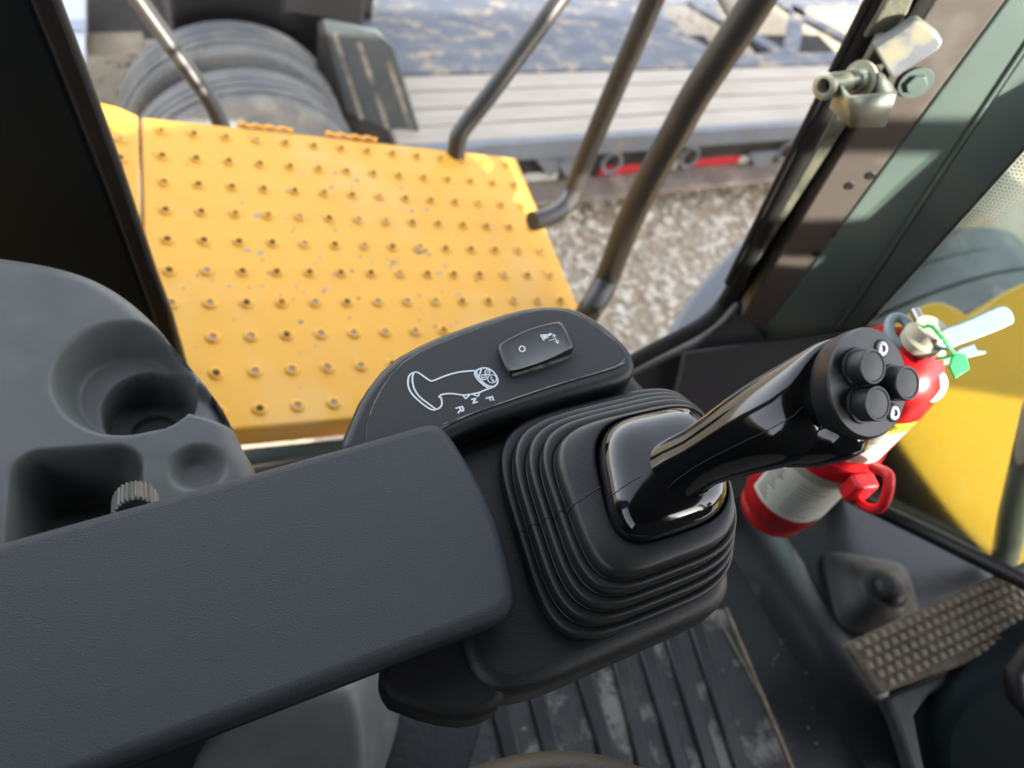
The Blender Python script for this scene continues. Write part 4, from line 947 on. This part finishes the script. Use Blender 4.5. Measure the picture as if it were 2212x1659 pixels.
# strap and clip
mb = MB(); n = 48
mb.loft([[EC(2 * math.pi * k / n, h, d_3) for k in range(n)] for h, d_3 in ((.168, .0005), (.168, .003), (.196, .003), (.196, .0005))], caps=False); mb.build('red_strap', 'red_plastic', ext)
mb = MB(); mb.loft([[EC(2 * math.pi * k / n, h, d_3) for k in range(n)] for h, d_3 in ((.152, .0003), (.152, .002), (.166, .002), (.166, .0003))], caps=False); mb.build('white_band', 'cream_metal', ext)
c = EC(.95, .172, .004); tg = (EC(1.0, .172) - EC(.9, .172)).normalized(); rdn = (c - ep(.172)).normalized()
mb = MB(); lp = [c - ea * .004, c + rdn * .02 - ea * .006 + tg * .004, c + rdn * .034 + ea * .012 + tg * .004, c + rdn * .034 + ea * .034, c + rdn * .020 + ea * .050, c + rdn * .004 + ea * .036]
mb.tube(curve(lp, 5), .0048, 10); mb.build('clip_loop', 'red_plastic', ext)
MB().box(c + rdn * .008 + ea * .006, ea * .014, tg * .012, rdn * .008).build('clip_base', 'red_plastic', ext, bevel=.003)
# valve, handles, gauge, pin and seal
nk = ep(.358)
MB().lathe(nk, ea, [(.016, -.004), (.0165, .004), (.013, .006), (.013, .016)], 24).build('valve_neck', 'cream_metal', ext)
hv = (V(2100, 722, .72) - V(1985, 770, .72)); hv = (hv - ea * hv.dot(ea)).normalized(); sdh = ea.cross(hv)
vd = 0.635
def vp(name, px, d, th, m, **k): return vprism(name, px, d, th, m, ext, **k)
vp('valve_body', [(1958, 790), (1962, 755), (1990, 735), (2030, 722), (2048, 762), (2046, 775), (2010, 795), (1975, 806)], vd, .022, 'cream_metal', bevel=.004)
vp('lever', smooth_poly([(2000, 742), (2030, 712), (2085, 694), (2150, 663), (2172, 659), (2188, 672), (2194, 692), (2188, 702), (2110, 733), (2065, 748), (2040, 760)], 1), vd - .022, .004, 'lever_grey', bevel=.0015)
vp('lower_handle', [(1995, 795), (2040, 775), (2075, 752), (2105, 742), (2112, 756), (2131, 757), (2131, 764), (2085, 775), (2050, 786), (2005, 800)], vd + .004, .004, 'lever_grey', bevel=.001)
mb = MB(); cgx = V(1945, 716, vd + .004)
mb.tube([cgx + CR * (.0092 * math.cos(a)) + CU * (.0123 * math.sin(a)) - CB * .006 * math.sin(a) for a in [2 * math.pi * k / 28 for k in range(29)]], .0042, 10); mb.build('carry_ring', 'lever_grey', ext)
vp('ring_stem', [(1932, 725), (1958, 728), (1964, 752), (1942, 748)], vd + .006, .006, 'lever_grey', bevel=.0015)
MB().tube([V(1976, 670, vd), V(1986, 690, vd - .005), V(1998, 714, vd - .012)], .0042, 10).build('pull_pin', 'chrome', ext)
MB().tube(curve([V(u, v, d) for u, v, d in ((1988, 712, vd - .016), (2010, 704, vd - .03), (2034, 728, vd - .034), (2052, 752, vd - .032), (2064, 766, vd - .028))], 5), [.0011 if k % 2 else .0016 for k in range(21)], 8).build('seal_tie', 'green_plastic', ext)
MB().tube([V(2064, 768, vd - .02), V(2040, 772, vd - .015), V(2022, 776, vd - .01)], .0013, 8).build('seal_tie', 'green_plastic', ext)
vp('seal_tag', [(2058, 772), (2068, 762), (2088, 766), (2096, 797), (2064, 818), (2052, 792)], vd - .03, .003, 'green_plastic', bevel=.0008)
gc = V(2016, 836, vd + .004); gn = (R @ Vector((.35, -.35, .85))).normalized()
MB().lathe(gc - gn * .006, gn, [(.0130, 0), (.0140, .003), (.0140, .007), (.0122, .0085)], 32).build('gauge', 'cream_metal', ext)
MB().lathe(gc - gn * .006, gn, [(.0121, .0083), (.0119, .0096), (.0001, .0100)], 32).build('gauge_face', 'gauge_face', ext)
br = thing('extinguisher_bracket', V(1860, 715, .84), 'red metal bracket arm behind the joystick head', 'bracket')
vprism('arm', [(1808, 742), (1822, 728), (1890, 705), (1928, 696), (1922, 712), (1880, 728), (1800, 762)], .72, .010, 'red_paint', br, bevel=.003)
vprism('plate', [(1790, 765), (1880, 732), (1900, 780), (1800, 830)], .74, .01, 'red_paint', br, bevel=.003)

# ================================================================== DOOR LATCH on the post
lt = thing('door_striker', Q(1900, 200), 'zinc plated door striker with hollow pin and folded bracket on the windscreen post', 'door latch')
dq = 0.872 - (Q(1885, 190) - CAM).dot(-CB)
_V = V
def V(u, v, d): return _V(u, v, d - dq)
A_, B_, C_, A2, B2, C2 = V(1811, 176, .800), V(1836, 209, .786), V(1936, 200, .772), V(1794, 232, .832), V(1838, 274, .814), V(1910, 273, .802)
D1, D2 = V(1888, 140, .835), V(1870, 225, .860)
Bm, Bn = A_.lerp(B_, .55), A2.lerp(B2, .55)
mb = MB(); mb.add([A_, Bm, B_, B_.lerp(C_, .2), C_, C2, B2.lerp(C2, .2), B2, Bn, A2], [(0, 1, 8, 9), (1, 2, 7, 8), (2, 3, 6, 7), (3, 4, 5, 6)])
mb.build('folded_bracket', 'zinc', lt, solid=.0026, ang=60)
mb = MB(); mb.add([C_, D1, D2, C2], [(0, 1, 2, 3)]); mb.build('bracket_cheek', 'zinc', lt, solid=.0026)
bp = smooth_poly([(1842, 178), (1852, 152), (1870, 140), (1890, 138), (1906, 152), (1934, 198), (1925, 214), (1860, 226)], 1)
MB().prism([V(u, v, .838) for u, v in bp], -CB * .004).build('back_plate', 'zinc', lt, bevel=.001)
p0, p1 = V(1779, 187, .802), V(1858, 172, .832)
ax_ = (p1 - p0)
MB().lathe(p0, ax_, [(.0056, .012), (.0058, .0008), (.0070, -.0006), (.0100, -.0006), (.0118, .0006), (.0122, .003), (.0108, .0065), (.0105, ax_.length * .55)], 36, caps=False).build('pin_sleeve', 'zinc', lt)
MB().lathe(p0 + ax_ * .52, ax_, [(.0088, 0), (.0088, ax_.length * .55)], 28).build('pin', 'chrome', lt)
MB().lathe(p0 + ax_ * .80, ax_, [(.0105, 0), (.0118, .002), (.0118, .012), (.0105, .014)], 28).build('pin_collar', 'zinc', lt)
MB().lathe(p0 + ax_ * .97, ax_, [(.017, 0), (.0175, .002), (.017, .004)], 28).build('pin_washer', 'cream_metal', lt)
V = _V
pl = [(1886, 103), (1958, 58), (1972, 47), (1988, 46), (2030, 78), (2038, 92), (2030, 108), (1932, 171), (1924, 168)]
MB().prism([Q(u, v, .030) for u, v in pl], -ppn * .012).build('wedge_plate', 'plate_steel', lt, bevel=.003, seg=3)
MB().prism([Q(u, v, .018) for u, v in ((1905, 110), (1990, 70), (2020, 100), (1940, 165))], -ppn * .02).build('plate_spacer', 'plate_steel', lt, bevel=.002)
nc = Q(1978, 178, .001); q1_ = (Q(2000, 178) - Q(1978, 178)).normalized(); q2_ = ppn.cross(q1_)
MB().prism([nc + (q1_ * math.cos(a) + q2_ * math.sin(a)) * .0105 for a in [k * math.pi / 3 for k in range(6)]], ppn * .006).build('hex_nut', 'pillar_paint', lt, bevel=.001)
MB().lathe(nc, ppn, [(.016, 0), (.0165, .001), (.016, .002)], 28).build('nut_washer', 'pillar_paint', lt)
fp = thing('seal_flap', Q(1930, 40), 'dusty yellowish seal flap above the door striker', 'seal')
MB().prism([Q(u, v, .012) for u, v in ((1938, -60), (2010, -60), (1974, 0), (1962, 30), (1935, 62), (1912, 70), (1866, 86), (1895, 36), (1925, -20))], -ppn * .01).build('flap', 'seal_dusty', fp, bevel=.003)

# ================================================================== SEAT EDGE at the bottom
seat = thing('operator_seat', V(1230, 1800, 0.52), 'seat cushion edge with brown vinyl border, stitching and knitted centre', 'seat')
SZ = 0.474
sc0 = onz(1222, 1566, SZ) - Y * 0.24 - X * 0.075
def ell(k, h, n=80):
    return rring(sc0 + Z * h, X, Y, 0.20 - k, 0.24 - k, 2.3, n)
rings = [ell(k, h) for k, h in ((.012, -.11), (.004, -.075), (.0, -.045), (.001, -.022), (.005, -.008), (.011, -.001), (.017, .002), (.0225, .001))]
MB().loft(rings, caps=False).build('vinyl_border', 'seat_vinyl', seat, ang=180)
rings = [ell(k, h) for k, h in ((.0225, .0005), (.026, .002), (.04, .006), (.09, .012), (.195, .015))]
MB().loft(rings).build('knit_centre', 'seat_knit', seat, ang=180)
mb = MB(); e_ = ell(.0195, .0022, 640)
for k in range(0, 640, 2): mb.tube([e_[k], e_[k].lerp(e_[k + 1], .8)], .0006, 5)
o = mb.build('stitching', 'thread', seat, recalc=False); o['kind'] = 'stuff'
